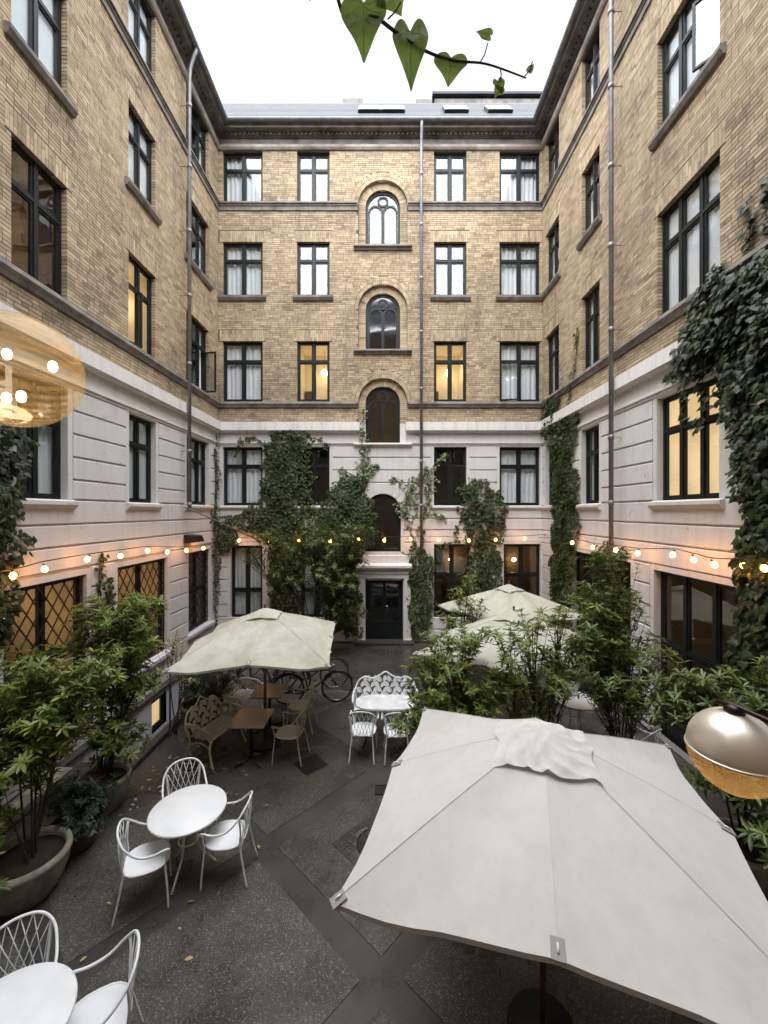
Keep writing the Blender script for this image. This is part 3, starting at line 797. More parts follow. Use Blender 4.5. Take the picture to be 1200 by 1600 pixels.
for (a, b, c, d), st in (((5.70,7.29,.62,3.08),'warm'), ((8.12,9.97,.78,3.08),'warm'), ((11.03,12.39,.85,3.08),'dim')):
    window(left, a, b, c, d, st, tr=.5, y=.12); lattice(left, a+.03, b-.03, (c+d)/2-.1 if a < 6 else c+.05, d-.03, .07)
    MB().bevbox(a-.12, b+.12, -.12, .12, c-.11, c-.002, .015).build('window_ledge', M['plinth'], left)
downpipe(left, 10.62, 16.42, 4.3)
# plinth and cellar window in the stair well
s = MB(); holed_sheet(s, 4.0, 12.6, -1.15, .0, [('rect', 9.15, 9.75, -.85, -.12)], -.10); s.quad((4.0,-.10,0),(12.6,-.10,0),(12.6,.03,0),(4.0,.03,0)); s.build('plinth', M['plinth'], left)
MB().bevbox(4.0, 12.6, -.17, .02, .002, .07, .012).build('plinth_ledge', M['step'], left)
window(left, 9.15, 9.75, -.85, -.12, 'lit_b', 1, y=-.04, tr=.05)
roof_slab(left, -1.0, D-.1, 2.6, 3.16)

# right wing: x of its frame is minus the distance from the viewer's window
COLS_R = [(-7.50,-6.09,3), (-10.40,-9.53,2), (-12.75,-11.77,2)]
rects = [(a, b, *z) for a, b, _ in COLS_R for z in (ZR1, ZR2, ZR3)]
low = [(a, b, *ZR4) for a, b, _ in COLS_R] + [(-7.58,-5.7,.12,3.12), (-10.95,-8.3,.12,3.16)]
right = wing('right_wing', 'yellow brick wing along the right side above a glazed ground floor', (XR, 0, 0), R(-90), -D, 1.0, -D+.004, -3.2, rects, (), low)
for i, (a, b, n) in enumerate(COLS_R):
    window(right, a, b, *ZR1, 'half', n)  # curtains added here to pale the panes like mirrored sky
    window(right, a, b, *ZR2, ('blind','half','half')[i], n, sill=(.10, .14, 'soot_stone'), opened=({(2,'low'): (1, R(38))} if i == 0 else None))
    window(right, a, b, *ZR3, ('blind','half','half')[i], n)
    window(right, a, b, *ZR4, ('lit_b','half','dark')[i], n, sill=(.11, .13, 'plaster'), y=.11, glass=('glass_lit','glass_dark','glass_dark')[i])
window(right, -7.58, -5.7, .12, 3.12, 'dim', 3, tr=.45, y=.12); window(right, -10.95, -8.3, .12, 3.16, 'dim', 4, tr=.45, y=.12)
downpipe(right, -8.62, 16.42, 3.15)
roof_slab(right, -D+.1, 1.0, 2.6, 3.16)

# the viewer's own wing, behind the eye: closes the yard and shows only as a reflection
nb = thing('near_wing', 'brick wing behind the viewpoint mirrored in the rear windows', 'building', (0, -.75, 0), R(180))
s = MB(); hs_ = [('rect', x, x+1.2, z, z+1.8) for z in (7.8, 11.1, 14.0) for x in (-4.6,-2.4,1.2,3.4)]
holed_sheet(s, -XR-.02, -XL+.02, 0, 16.4, hs_, 0); s.build('wall', M['brick_far'], nb)
for h in hs_: MB().box(h[1], h[2], .1, .12, h[3], h[4]).build('pane', M['frame'], nb)
roof_slab(nb, -XR, -XL, 2.6, 3.16)
# flat-roofed block behind the rear ridge
fb = thing('roof_block', 'dark flat rooftop structure rising behind the right half of the roof ridge', 'roof structure', (0, D+4.2, 0))
MB().bevbox(2.05, 6.6, 0, 3, 17.2, 21.95, .12).build('wall', M['cornice'], fb); MB().box(1.95, 6.7, -.1, 3.1, 21.952, 22.05).build('coping', M['slate'], fb)

# ------------------------------------------------------------------ ground
WELL = (-5.40, -4.25, 6.6, 10.6)
g = MB(); xs = (-40, WELL[0], WELL[1], 40); ys = (-30, WELL[2], WELL[3], 60)
for i in range(3):
    for j in range(3):
        if (i, j) == (1, 1): continue
        g.quad((xs[i],ys[j],0),(xs[i+1],ys[j],0),(xs[i+1],ys[j+1],0),(xs[i],ys[j+1],0))
ground = tag(g.build('ground', M['band']), kind='structure')
def clip_poly(poly, x0, x1, y0, y1):
    for ax, v, sg in ((0,x0,1),(0,x1,-1),(1,y0,1),(1,y1,-1)):
        out = []
        for i in range(len(poly)):
            p, q = poly[i-1], poly[i]; dp, dq = (p[ax]-v)*sg, (q[ax]-v)*sg
            if dp >= 0 and dq < 0 or dp < 0 and dq >= 0:
                t = dp/(dp-dq); out.append((p[0]+(q[0]-p[0])*t, p[1]+(q[1]-p[1])*t))
            if dq >= 0: out.append(q)
        poly = out
        if len(poly) < 3: return []
    return poly
ea = Vector((.727,-.687)); eb = Vector((.687,.727)); o0 = Vector((-1.55,5.04)); pitch = 2.07; bw = .135
for i in range(-6, 7):
    for j in range(-6, 7):
        c = o0+ea*pitch*i+eb*pitch*j
        q = [c+ea*(bw+a*(pitch-2*bw))+eb*(bw+b*(pitch-2*bw)) for a, b in ((0,0),(1,0),(1,1),(0,1))]
        p = clip_poly([(v.x, v.y) for v in q], -4.2, 5.0, -.6, 9.9)
        if len(p) > 2: MB().slab(p, .0005, .007).build('paving_panel', M['agg'], ground)
pth = tag(MB().bevbox(-1.35, 1.25, 9.4, 12.6, .0, .014, .004).build('path', M['path']), kind='structure')
# cellar stair well beside the left wing
w = MB(); x0, x1, y0, y1 = WELL
w.quad((x1,y0,0),(x1,y1,0),(x1,y1,-1.2),(x1,y0,-1.2)); w.quad((x0,y0,0),(x1,y0,0),(x1,y0,-1.2),(x0,y0,-1.2)); w.quad((x1,y1,0),(x0,y1,0),(x0,y1,-1.2),(x1,y1,-1.2)); w.quad((x0,y0,-1.15),(x1,y0,-1.15),(x1,y1,-1.15),(x0,y1,-1.15))
well = tag(w.build('stair_well', M['step']), kind='structure')
for k in range(6): MB().bevbox(x0+.12, x1-.004, y0+.35*k, y0+.35*(k+1)-.003, -1.14, -.10-.17*k, .012).build('step', M['step'], well)
MB().bevbox(x1, x1+.16, y0-.16, y1+.1, .001, .10, .015).build('kerb', M['step'], well)
kb = tag(MB().bevbox(-5.24, -4.98, 3.2, 6.4, .001, .17, .03).build('kerb', M['stone']), kind='structure')
hr = thing('handrail', 'slim black handrail beside the cellar steps on the left', 'handrail', (-4.12, 7.67, 0))
MB().tube([(0,0,0),(0,0,.92)], .016, 8).build('post', M['rail'], hr); MB().tube([(0,2.0,0),(0,2.0,.92)], .016, 8).build('post', M['rail'], hr); MB().tube([(0,-.03,.92),(0,2.03,.92)], .018, 8).build('rail', M['rail'], hr)

mc = thing('service_cover', 'square cast iron service cover set cornerwise near the mossy parasol', 'manhole cover', (-1.26, 6.70, .006), R(42))
MB().bevbox(-.21,.21,-.21,.21,.0,.012,.004).build('frame', M['iron'], mc)
q = MB()
for i in range(7):
    for j in range(7):
        x = -.16+i*.0533; y = -.16+j*.0533
        if (i+j) % 2: q.bevbox(x-.022,x+.022,y-.008,y+.008,.012,.018,.002)
        else: q.bevbox(x-.008,x+.008,y-.022,y+.022,.012,.018,.002)
q.build('tread_pattern', M['iron'], mc)
dg = thing('drain_grate', 'small barred drain grate beside the pale parasol edge', 'drain', (-.06, 6.08, .006), R(2))
fr = MB()
for a in ((-.12,.12,-.11,-.09),(-.12,.12,.09,.11),(-.12,-.10,-.09,.09),(.10,.12,-.09,.09)): fr.box(*a, 0, .014)
fr.build('frame', M['iron'], dg); MB().box(-.10,.10,-.09,.09,.0,.003).build('sump', M['rubber'], dg)
for k in range(7): x = -.082+k*.0273; MB().box(x-.006,x+.006,-.09,.09,.003,.012).build('bar', M['iron'], dg)
ch = thing('cobbled_manhole', 'round manhole cover in a square of cobbles under the parasol edge', 'manhole cover', (-.14, 5.1, .006), R(45))
MB().lathe([(0,0),(.24,0),(.24,.012),(.21,.012),(.20,.008),(0,.008)], 28).build('cover', M['iron'], ch)
cob = MB().bevbox(-.046,.046,-.046,.046,-.004,.006,.005).mesh('cobble', M['path'])
for i in range(8):
    for j in range(8):
        x, y = -.35+i*.1, -.35+j*.1
        if math.hypot(x, y) > .29: link('cobble', cob, ch, (x+random.uniform(-.004,.004), y+random.uniform(-.004,.004), random.uniform(-.002,.003)), (0,0,random.uniform(-.08,.08)))

# ------------------------------------------------------------------ parasols
def parasol(label, c, ang, side, zt, zm, zc, canvas, cap_drape=False):
    T = thing('parasol', label, 'parasol', (c[0], c[1], 0), ang, 'square garden parasols'); h = side/2; mb = MB(); ns, nt = 18, 8
    vs = {}; V = []; Fc = []
    seed = random.uniform(0, 50)
    def pt(k, s, t):
        a = k*math.pi/4                              # even k: middle of a side, odd: corner
        def tip(kk):
            aa = kk*math.pi/4; rr = h if kk % 2 == 0 else h*math.sqrt(2)
            return Vector((rr*math.cos(aa), rr*math.sin(aa), zm if kk % 2 == 0 else zc))
        A, B = tip(k), tip(k+1); P = (A*(1-t)+B*t); x, y = P.x*s, P.y*s
        z = zt+(P.z-zt)*s
        sg = math.sin(math.pi*t)
        z -= .045*sg*(s**1.6) - .02*math.sin(math.pi*s)*(1-sg)
        near = t if k % 2 == 0 else 1-t              # 1 at the corner rib
        z += -.018*math.exp(-((near-.72)/.12)**2)*s*s + .006*math.sin(9*near+seed)*s*s + .007*math.sin(26*(near-.5)+4*s+seed)*math.exp(-((1-s)/.28)**2)*max(0, near-.35)
        pin = 1-.022*sg*s*s
        return (x*pin, y*pin, z)
    for k in range(8):
        b = len(V)
        for i in range(ns+1):
            for j in range(nt+1): V.append(pt(k, i/ns, j/nt))
        for i in range(ns):
            for j in range(nt): Fc.append((b+i*(nt+1)+j, b+(i+1)*(nt+1)+j, b+(i+1)*(nt+1)+j+1, b+i*(nt+1)+j+1))
        for j in range(nt):                          # hem turned down
            p, q = pt(k, 1, j/nt), pt(k, 1, (j+1)/nt); bb = len(V)
            V += [p, q, (q[0]*.997, q[1]*.997, q[2]-.035), (p[0]*.997, p[1]*.997, p[2]-.035)]; Fc.append((bb+3, bb+2, bb+1, bb))
    mb.add(V, Fc, True); can = mb.build('canopy', M[canvas], T)
    for k in range(8):                               # stitched seams over the ribs
        pts = [Vector(pt(k, s, 0))+Vector((0,0,.003)) for s in np.linspace(.12, .985, 14)]
        MB().tube(pts, .0012 if k % 2 == 0 else .0022, 5).build('seam', M[canvas], can)
    for k in range(8):
        p = Vector(pt(k, 1, 0)); s0 = Vector(pt(k, .9, 0)); a = k*math.pi/4; n = Vector((-math.sin(a), math.cos(a), 0))
        d = (s0-p).normalized(); up = d.cross(n); up = up if up.z > 0 else -up
        q = []
        for u, v in ((-.008,-.036),(-.008,.036),(.085,.036),(.085,-.036)): q.append(p+d*u+n*v+up*.006 - Vector((0,0,abs(v)*(.25 if k % 2 else .02))))
        pk = MB().add(q+[x-up*.014 for x in q], [(0,1,2,3),(7,6,5,4),(0,4,5,1),(1,5,6,2),(2,6,7,3),(3,7,4,0)]).build('tip_pocket', M['patch'], T)
        MB().tube([p+d*.02+up*.010, p+d*.06+up*.010], .006, 6).build('rib_end', M['white_metal'], pk)
        e = Vector(pt(k, .97, 0)); MB().tube([(0,0,zt-.09), (e.x,e.y,e.z-.045)], .012, 5).build('rib', M['wood_pole'], T)
        r0 = Vector(pt(k, .5, 0)); MB().tube([(0,0,zt-.62), (r0.x,r0.y,r0.z-.075)], .009, 5).build('strut', M['wood_pole'], T)
    # vent cap
    cs = .36 if cap_drape else .27; n = 56 if cap_drape else 30; cv = []
    def hc(x, y):                                    # canopy height under a point
        r = math.hypot(x, y); a = math.atan2(y, x)
        k = max(abs(x), abs(y)); kd = (abs(x)+abs(y))/2
        return zt-(zt-zm)/h*k*.55-(zt-zc)/(h*1.0)*kd*.45
    for i in range(n+1):
        for j in range(n+1):
            x = (i/n*2-1)*cs; y = (j/n*2-1)*cs; e = max(abs(x), abs(y))/cs
            if cap_drape:
                rr_ = math.hypot(x, y); th_ = math.atan2(y, x); wv = (1-1.9*abs(math.sin(5.5*th_+3*math.sin(7*rr_+1)+5*x)))*min(1, rr_*4) + .8*(1-1.7*abs(math.sin(13*y-2.4*math.sin(9*x+.6)-7*x))) + .6*(1-1.7*abs(math.sin(12*x+2*math.sin(8*y)+3)))
                ws = .0115*(.7+.4*e); x2 = x*(1+.05*math.sin(14*y)); y2 = y*(1+.06*math.sin(12*x+1))
            else:
                wv = .6*math.sin(24*x+4*math.sin(9*y)) + .5*math.sin(22*y); ws = .008*e; x2, y2 = x, y
            z = hc(x, y)+(.022*(1-.2*e) if cap_drape else .045*(1-.55*e))+ws*wv
            cv.append((x2, y2, max(z, hc(x2, y2)+.008)))
    cf = [(i*(n+1)+j, (i+1)*(n+1)+j, (i+1)*(n+1)+j+1, i*(n+1)+j+1) for i in range(n) for j in range(n)]
    MB().add(cv, cf, True).build('vent_cap', M[canvas], T)
    MB().lathe([(.0,.11),(.018,.105),(.022,.085),(.014,.07),(.02,.055),(.02,.0)], 12, (0,0,zt-.005)).build('finial', M['wood_pole'], T) if not cap_drape else None
    MB().tube([(0,0,.05),(0,0,zt-.02)], .026, 12).build('pole', M['wood_pole'], T)
    MB().lathe([(0,.1),(.03,.1),(.06,.07),(.26,.05),(.28,.0),(0,0)][::-1], 24).build('base', M['iron'], T)
    return T
a_near = math.atan2(-.305, .952)
parasol('large pale beige parasol in front with a rumpled draped cap', (1.262, 3.257), a_near, 2.526, 2.44, 1.925, 1.83, 'canvas', True)
parasol('mossy off-white parasol over the two square tables', (-2.20, 7.30), R(5), 2.45, 2.43, 1.90, 1.83, 'canvas_green')
parasol('farthest mossy parasol before the right corner', (3.02, 9.95), math.atan2(-.31,.95)+R(45), 2.5, 2.38, 1.85, 1.77, 'canvas_green2')
parasol('mossy parasol behind the leafy shrubs on the right', (2.13, 6.75), math.atan2(.14,.99)+R(45), 2.42, 2.52, 2.0, 1.92, 'canvas_green2')

# ------------------------------------------------------------------ furniture
def wire_chair(label, loc, face, mat='white_metal', group='wire armchairs'):
    """faces +y in its own frame"""
    T = thing('wire_chair', label, 'chair', (*loc, .007), face-R(90), group); m = M[mat]
    prof = []
    n = 22; poly = []
    for k in range(n):
        a = 2*math.pi*k/n; cx, sx = math.cos(a), math.sin(a)
        e = .75; poly.append((.215*abs(cx)**e*math.copysign(1,cx), .215*abs(sx)**e*math.copysign(1,sx)+.01))
    s = MB(); s.slab(poly, .445, .452); s.tube([(x,y,.448) for x,y in poly], .011, 6, True); s.build('seat', m, T)
    hoop = [(.215,.20,.60),(.235,.23,.635),(.245,.20,.655),(.25,.08,.635),(.25,-.05,.66),(.225,-.17,.76),(.14,-.235,.845),(0,-.255,.87),(-.14,-.235,.845),(-.225,-.17,.76),(-.25,-.05,.66),(-.25,.08,.635),(-.245,.20,.655),(-.235,.23,.635),(-.215,.20,.60)]
    MB().tube(smooth_path(hoop, 5), .0115, 7).build('back_rail', m, T)
    w = MB(); top = smooth_path([(.2,-.2,.79),(.12,-.24,.855),(0,-.255,.87),(-.12,-.24,.855),(-.2,-.2,.79)], 6)
    bot = [Vector((.15-.3*i/(len(top)-1), -.2, .45)) for i in range(len(top))]
    ix = (0,4,8,12,16,20,24)
    for i, a in enumerate(ix):
        for j in (i-2, i+2):
            if 0 <= j < len(ix): w.tube([top[a], (top[a]+bot[ix[j]])/2+Vector((0,.012*(1 if j > i else -1),0)), bot[ix[j]]], .0042, 5)
    w.tube([top[0], bot[0]], .0042, 5); w.tube([top[-1], bot[-1]], .0042, 5)
    w.build('back_lattice', m, T)
    for sg in (-1, 1):
        MB().tube(smooth_path([(.215*sg,.20,.60),(.205*sg,.205,.52),(.19*sg,.195,.44),(.205*sg,.215,.2),(.215*sg,.225,0)], 4), .0105, 7).build('leg', m, T)
        MB().tube(smooth_path([(.205*sg,-.19,.77),(.19*sg,-.2,.6),(.175*sg,-.19,.44),(.195*sg,-.235,.2),(.21*sg,-.28,0)], 4), .0105, 7).build('leg', m, T)
    MB().tube([(.18*-1,-.195,.44),(.18,-.195,.44)], .008, 6).build('stretcher', m, T)
    return T
def round_table(label, loc, r=.42):
    T = thing('round_table', label, 'table', (*loc, .007), .4, 'round white garden tables'); m = M['white_metal']
    MB().lathe([(0,.712),(r-.03,.712),(r-.004,.702),(r,.712),(r,.722),(r-.01,.73),(0,.73)], 56).build('table_top', m, T)
    for k in range(3):
        a = k*2*math.pi/3
        MB().tube(smooth_path([(r*.62*math.cos(a), r*.62*math.sin(a), .71),(.1*math.cos(a),.1*math.sin(a),.45),(.12*math.cos(a),.12*math.sin(a),.25),(r*.72*math.cos(a),r*.72*math.sin(a),0)], 7), .013, 7).build('leg', m, T)
    MB().tube([(.105*math.cos(a), .105*math.sin(a), .36) for a in np.linspace(0, 2*math.pi, 17)[:-1]], .008, 6, True).build('ring', m, T)
    return T
round_table('white round table with three chairs in the open left half', (-2.32, 4.72))
round_table('white round table cut off by the bottom left corner', (-2.59, 2.69))
wire_chair('white wire chair on the far side of the fully seen round table', (-2.60, 5.20), math.atan2(-.62,.38))
wire_chair('white wire chair on the near side of the fully seen round table', (-2.60, 4.36), math.atan2(.42,.9))
wire_chair('white wire chair on the right of the fully seen round table', (-1.84, 4.68), math.atan2(-.05,-1))
wire_chair('white wire chair in the bottom left corner behind the cut-off table', (-2.86, 3.10), math.atan2(-.6,.42))
wire_chair('white wire chair to the right of the cut-off table', (-2.13, 2.98), math.atan2(-.5,-.85))
wire_chair('white wire chair left of two with its back to the viewer at the marble table', (-.40, 6.95), R(90)-.06)
wire_chair('white wire chair right of two with its back to the viewer at the marble table', (.17, 6.92), R(90)+.02)
wire_chair('cream wire chair at the nearer square table under the parasol', (-1.64, 6.86), R(172), 'cream_metal')
wire_chair('cream wire chair at the farther square table under the parasol', (-1.66, 7.82), R(176), 'cream_metal')
round_table('white round table half hidden behind shrubs on the right', (3.5, 7.45), .38)
wire_chair('white wire chair half hidden behind the front parasol and shrubs', (4.0, 6.35), R(120))

def square_table(label, loc):
    T = thing('square_table', label, 'table', (*loc, .007), 0, 'square pedestal tables')
    MB().bevbox(-.30,.30,-.31,.31,.70,.73,.006).build('table_top', M['taupe'], T); MB().tube([(0,0,.03),(0,0,.70)], .03, 12).build('pedestal', M['black_metal'], T)
    f = MB()
    for a in (45, 135):
        c, s = math.cos(R(a)), math.sin(R(a)); f.tube([(-.3*c,-.3*s,.018),(0,0,.05 if a == 45 else .047),(.3*c,.3*s,.018)], .02, 6)
    f.build('cross_foot', M['black_metal'], T); MB().box(-.14,.14,-.14,.14,.68,.699).build('top_plate', M['black_metal'], T)
square_table('taupe square table nearer the viewer under the mossy parasol', (-2.28, 6.80)); square_table('taupe square table farther back under the mossy parasol', (-2.27, 7.84))
T = thing('marble_table', 'oval marble table between the white bench and two chairs', 'table', (0, 7.36, .007))
poly = [(math.copysign(abs(math.cos(a))**.72, math.cos(a))*.56, math.copysign(abs(math.sin(a))**.6, math.sin(a))*.29) for a in np.linspace(0, 2*math.pi, 41)[:-1]]
MB().slab(poly, .70, .73).build('table_top', M['marble'], T)
for sx in (-1, 1):
    for sy in (-1, 1): MB().tube(smooth_path([(.36*sx,.17*sy,.70),(.40*sx,.18*sy,.5),(.33*sx,.15*sy,.25),(.42*sx,.2*sy,0)], 5), .017, 7).build('leg', M['black_metal'], T)
MB().box(-.42,.42,-.19,.19,.675,.699).build('apron', M['black_metal'], T)

def leaf_plate(mb, cx, cz, ln, wd, a, y, th=.014, bend=0.0):
    pts = [(0,0),(.25,.34),(.5,.46),(.78,.30),(1,0),(.78,-.30),(.5,-.46),(.25,-.34)]
    ca, sa = math.cos(a), math.sin(a)
    mb.extr([(cx+(p*ln)*ca-(q*wd)*sa, cz+(p*ln)*sa+(q*wd)*ca) for p, q in pts][::-1], y, y+th)
def iron_bench(label, loc, face, width, mat):
    T = thing('iron_bench', label, 'bench', (*loc, .007), face-R(90), 'cast iron leaf benches'); m = M[mat]; w = width/2
    outline = [(-w,.42),(-w-.02,.60),(-w+.05,.76),(-w+.18,.83),(-w*.45,.80),(-w*.2,.86),(0,.92),(w*.2,.86),(w*.45,.80),(w-.18,.83),(w-.05,.76),(w+.02,.60),(w,.42)]
    def ytop(z): return -.22-(z-.42)*.25
    path = smooth_path([(x, ytop(z), z) for x, z in outline], 5)
    b = MB(); b.tube(path, .016, 7)
    oz = lambda x: max(.76, .90-.25*abs(x)/w*.5)-.02
    lf = MB(); rows = 4; rnd = random.Random(3)
    for r_ in range(rows):
        z = .47+r_*.098; n = int(width/.105)
        for i in range(n):
            x = -w+.06+(width-.12)*(i+.5*(r_ % 2))/(n-.5)
            if abs(x) > w-.04 or z > oz(x)-.02: continue
            a = (R(58) if (i+r_) % 2 else R(122))+rnd.uniform(-.35,.35)
            leaf_plate(lf, x-.04*math.cos(a), z-.03, .13, .075, a, 0)
            if (i+r_) % 2: lf.band(smooth2([(x-.05,z-.02),(x-.02,z+.05),(x+.04,z+.06),(x+.06,z+.02),(x+.03,z)]), .007, .0, .014)
    lf.v = [(x, y+ytop(z)-.006, z) for x, y, z in lf.v]
    bk = b.build('back_rail', m, T); lf.build('leaf_tracery', m, T)
    for k in range(7):
        y = -.20+k*.068; MB().bevbox(-w+.02, w-.02, y, y+.045, .425, .445, .006).build('slat', m, T)
    for sg in (-1, 1):
        e = MB(); x = sg*w
        e.tube(smooth_path([(x,ytop(.60)-.0,.62),(x+sg*.03,-.12,.66),(x+sg*.04,.08,.635),(x+sg*.04,.20,.60),(x+sg*.03,.235,.55),(x+sg*.02,.20,.52)], 5), .017, 7)
        e.tube(smooth_path([(x+sg*.04,.19,.60),(x+sg*.01,.17,.5),(x,.22,.42)], 5), .014, 6); e.build('arm', m, T)
        t = MB()
        for k in range(5): leaf_plate(t, -.18+k*.075, .44+.02*(k%2), .14, .07, R(70 if k % 2 else 112), 0)
        t.v = [(x+sg*.015+y, a, z) for a, y, z in t.v]; t.build('arm_tracery', m, T)
        f = MB(); f.tube(smooth_path([(x,.24,.43),(x,.215,.28),(x+sg*.01,.25,.12),(x+sg*.02,.30,0)], 5), [.022]*5+[.018]*11, 7)
        leaf_plate_side = None; f.build('leg', m, T)
        MB().tube(smooth_path([(x,-.2,.43),(x,-.2,.28),(x+sg*.01,-.28,.12),(x+sg*.02,-.36,0)], 5), .019, 7).build('leg', m, T)
        br = MB().tube(smooth_path([(x,.215,.3),(x,.08,.36),(x,-.05,.36),(x,-.2,.3)], 5), .012, 6)
        for k in range(3): pass
        br.build('brace', m, T)
def smooth2(p): return [(v.x, v.z) for v in smooth_path([(x,0,z) for x,z in p], 3)]
iron_bench('white cast iron bench behind the marble table', (-.02, 7.92), R(-90), 1.18, 'white_metal')
iron_bench('cream cast iron bench at the nearer square table', (-2.98, 7.05), math.atan2(-.30,.95), .80, 'cream_metal')
iron_bench('cream cast iron bench at the farther square table', (-2.95, 8.15), math.atan2(-.1,1), .80, 'cream_metal')

def bicycle(label, loc, rz, lean):
    T = thing('bicycle', label, 'bicycle', (*loc, .007), rz, 'bicycles parked by the rear wall'); T.rotation_euler = (lean, 0, rz)
    for x in (-.52, .53):
        ty = MB().tube([(x+.335*math.cos(a), 0, .345+.335*math.sin(a)) for a in np.linspace(0, 2*math.pi, 33)[:-1]], .017, 7, True).build('wheel', M['rubber'], T)
        MB().tube([(x+.312*math.cos(a), 0, .345+.312*math.sin(a)) for a in np.linspace(0, 2*math.pi, 33)[:-1]], .008, 5, True).build('rim', M['chrome'], ty)
        sp = MB()
        for k in range(18): a = 2*math.pi*k/18; sp.tube([(x+.02*math.cos(a+1), .025*(-1)**k, .345+.02*math.sin(a+1)), (x+.31*math.cos(a), 0, .345+.31*math.sin(a))], .0016, 3)
        sp.tube([(x,-.045,.345),(x,.045,.345)], .018, 8); sp.build('spokes', M['chrome'], ty)
        MB().tube([(x+.365*math.cos(a), 0, .345+.365*math.sin(a)) for a in np.linspace(R(30 if x < 0 else 20), R(200 if x < 0 else 140), 16)], .012, 6).build('mudguard', M['black_metal'], T)
    f = MB(); bb = (-.08,0,.28); st = (-.2,0,.72); hd = (.36,0,.74); hl = (.39,0,.60); rw = (-.52,0,.345)
    for p, q, r in ((bb,st,.016),(bb,hl,.018),(st,hd,.015),(hd,hl,.02),(bb,(-.52,.05,.345),.01),(bb,(-.52,-.05,.345),.01),(st,(-.52,.05,.345),.009),(st,(-.52,-.05,.345),.009),(hl,(.53,.05,.345),.011),(hl,(.53,-.05,.345),.011),(st,(-.225,0,.84),.013),(hd,(.33,0,.93),.013)): f.tube([p, q], r, 7)
    f.build('frame', M['black_metal'], T)
    MB().tube(smooth_path([(.2,.29,.96),(.3,.27,.97),(.36,.12,.95),(.36,0,.93),(.36,-.12,.95),(.3,-.27,.97),(.2,-.29,.96)], 4), .011, 6).build('handlebar', M['chrome'], T)
    MB().slab([(-.36,-.09),(-.3,-.11),(-.2,-.06),(-.08,-.02),(-.08,.02),(-.2,.06),(-.3,.11),(-.36,.09)], .84, .89).build('saddle', M['black_metal'], T)
    c = MB().tube([(-.08+.09*math.cos(a), .045, .28+.09*math.sin(a)) for a in np.linspace(0,2*math.pi,17)[:-1]], .006, 5, True)
    c.tube([(-.08,.05,.28),(.06,.07,.2)], .009, 5); c.tube([(-.08,-.05,.28),(-.22,-.07,.36)], .009, 5); c.box(.03,.1,.06,.15,.19,.21); c.box(-.26,-.19,-.15,-.06,.35,.37); c.build('crank', M['chrome'], T)
    k = MB()
    for y in (-.06, 0, .06): k.tube([(-.75,y,.74),(-.35,y,.74)], .006, 5)
    k.tube([(-.52,.06,.36),(-.6,.06,.74)], .005, 4); k.tube([(-.52,-.06,.36),(-.6,-.06,.74)], .005, 4); k.build('carrier', M['black_metal'], T)
    MB().lathe([(0,0),(.03,.005),(.035,.03),(.02,.06),(0,.065)], 10, (.45,0,.8)).build('headlight', M['chrome'], T)
bicycle('black bicycle nearest the path end of the bicycle row', (-1.62, 8.85), R(8), R(5))
bicycle('black bicycle second from the path in the bicycle row', (-1.75, 9.45), R(14), R(-6))
bicycle('black bicycle behind the farther square table', (-2.6, 9.35), R(-6), R(6))
bicycle('black bicycle at the wall end of the bicycle row', (-3.5, 9.7), R(10), R(-5))

# ------------------------------------------------------------------ string lights
BULB = MB().lathe([(0,-.082),(.02,-.076),(.036,-.055),(.04,-.032),(.032,-.006),(.016,.014),(0,.016)], 10).mesh('bulb', M['bulb'])
SOCK = MB().lathe([(0,.05),(.014,.048),(.016,.012),(.0,.01)], 8).mesh('socket', M['black_metal'])
def light_string(label, pts, bulbs):
    T = thing('light_string', label, 'string lights', (0,0,0), 0, 'festoon light strings')
    path = smooth_path(pts, 10); MB().tube(path, .009, 6).build('cable', M['black_metal'], T)
    for p in bulbs:
        b = link('bulb', BULB, T, p, (random.uniform(-.5,.5), random.uniform(-.5,.5), 0)); link('socket', SOCK, b)
yl = XL+.30
lb = [(yl, -yl*630/(604-x)*1.0, 0) for x in (20,69,138,188,231,262,291,318)]; lb = [(a, b, H-(y-800)/630*b) for (a, b, _), y in zip(lb, (896,886,871,866,858,860,858,855))]  # includes extra bulbs added where only faint reflections show
light_string('string of warm bulbs along the left wall', [(yl,4.2,3.4)]+[(p[0],p[1],p[2]+.06+(.025 if i % 2 else 0)) for i, p in enumerate(lb)]+[(yl+.1,12.5,3.3)], lb)
yb = D-.34
bx_ = [(374,843),(418,845),(468,843),(515,844),(561,841),(600,843),(641,841),(686,842),(732,843),(775,842),(820,840),(857,839)]  # a few bulbs here are added, standing for faint reflections
bb = [((x-604)/630*yb, yb, H-(y-800)/630*yb) for x, y in bx_]
light_string('string of warm bulbs across the rear wall', [(-5.2,yb,3.4)]+[(p[0],p[1],p[2]+.06+(.02 if i % 2 else 0)) for i, p in enumerate(bb)]+[(XR-.1,yb,3.45)], bb)
yr = XR-.30
rb = [(yr, yr*630/(x-604), 0) for x in (895,927,962,997,1052,1083,1114,1160,1193)]; rb = [(a, b, H-(y-800)/630*b) for (a, b, _), y in zip(rb, (846,853,857,862,864,871,879,881,884))]  # some in-between bulbs are added in place of faint reflections
light_string('string of warm bulbs along the right wall', [(yr,12.6,3.4)]+[(p[0],p[1],p[2]+.065) for p in rb]+[(yr,4.2,3.45)], rb)
fl = thing('flood_light', 'dark wedge-shaped flood light on the left wall above the bulbs', 'wall light', (XL, 10.9, 3.36))
MB().add([(.05,-.2,.0),(.05,.2,.0),(.05,.2,.24),(.05,-.2,.24),(.42,-.18,.04),(.42,.18,.04),(.36,.18,.2),(.36,-.18,.2)], [(0,1,2,3),(7,6,5,4),(0,4,5,1),(1,5,6,2),(2,6,7,3),(3,7,4,0)]).build('housing', M['black_metal'], fl); MB().box(-.01,.05,-.05,.05,.06,.18).build('bracket', M['black_metal'], fl)
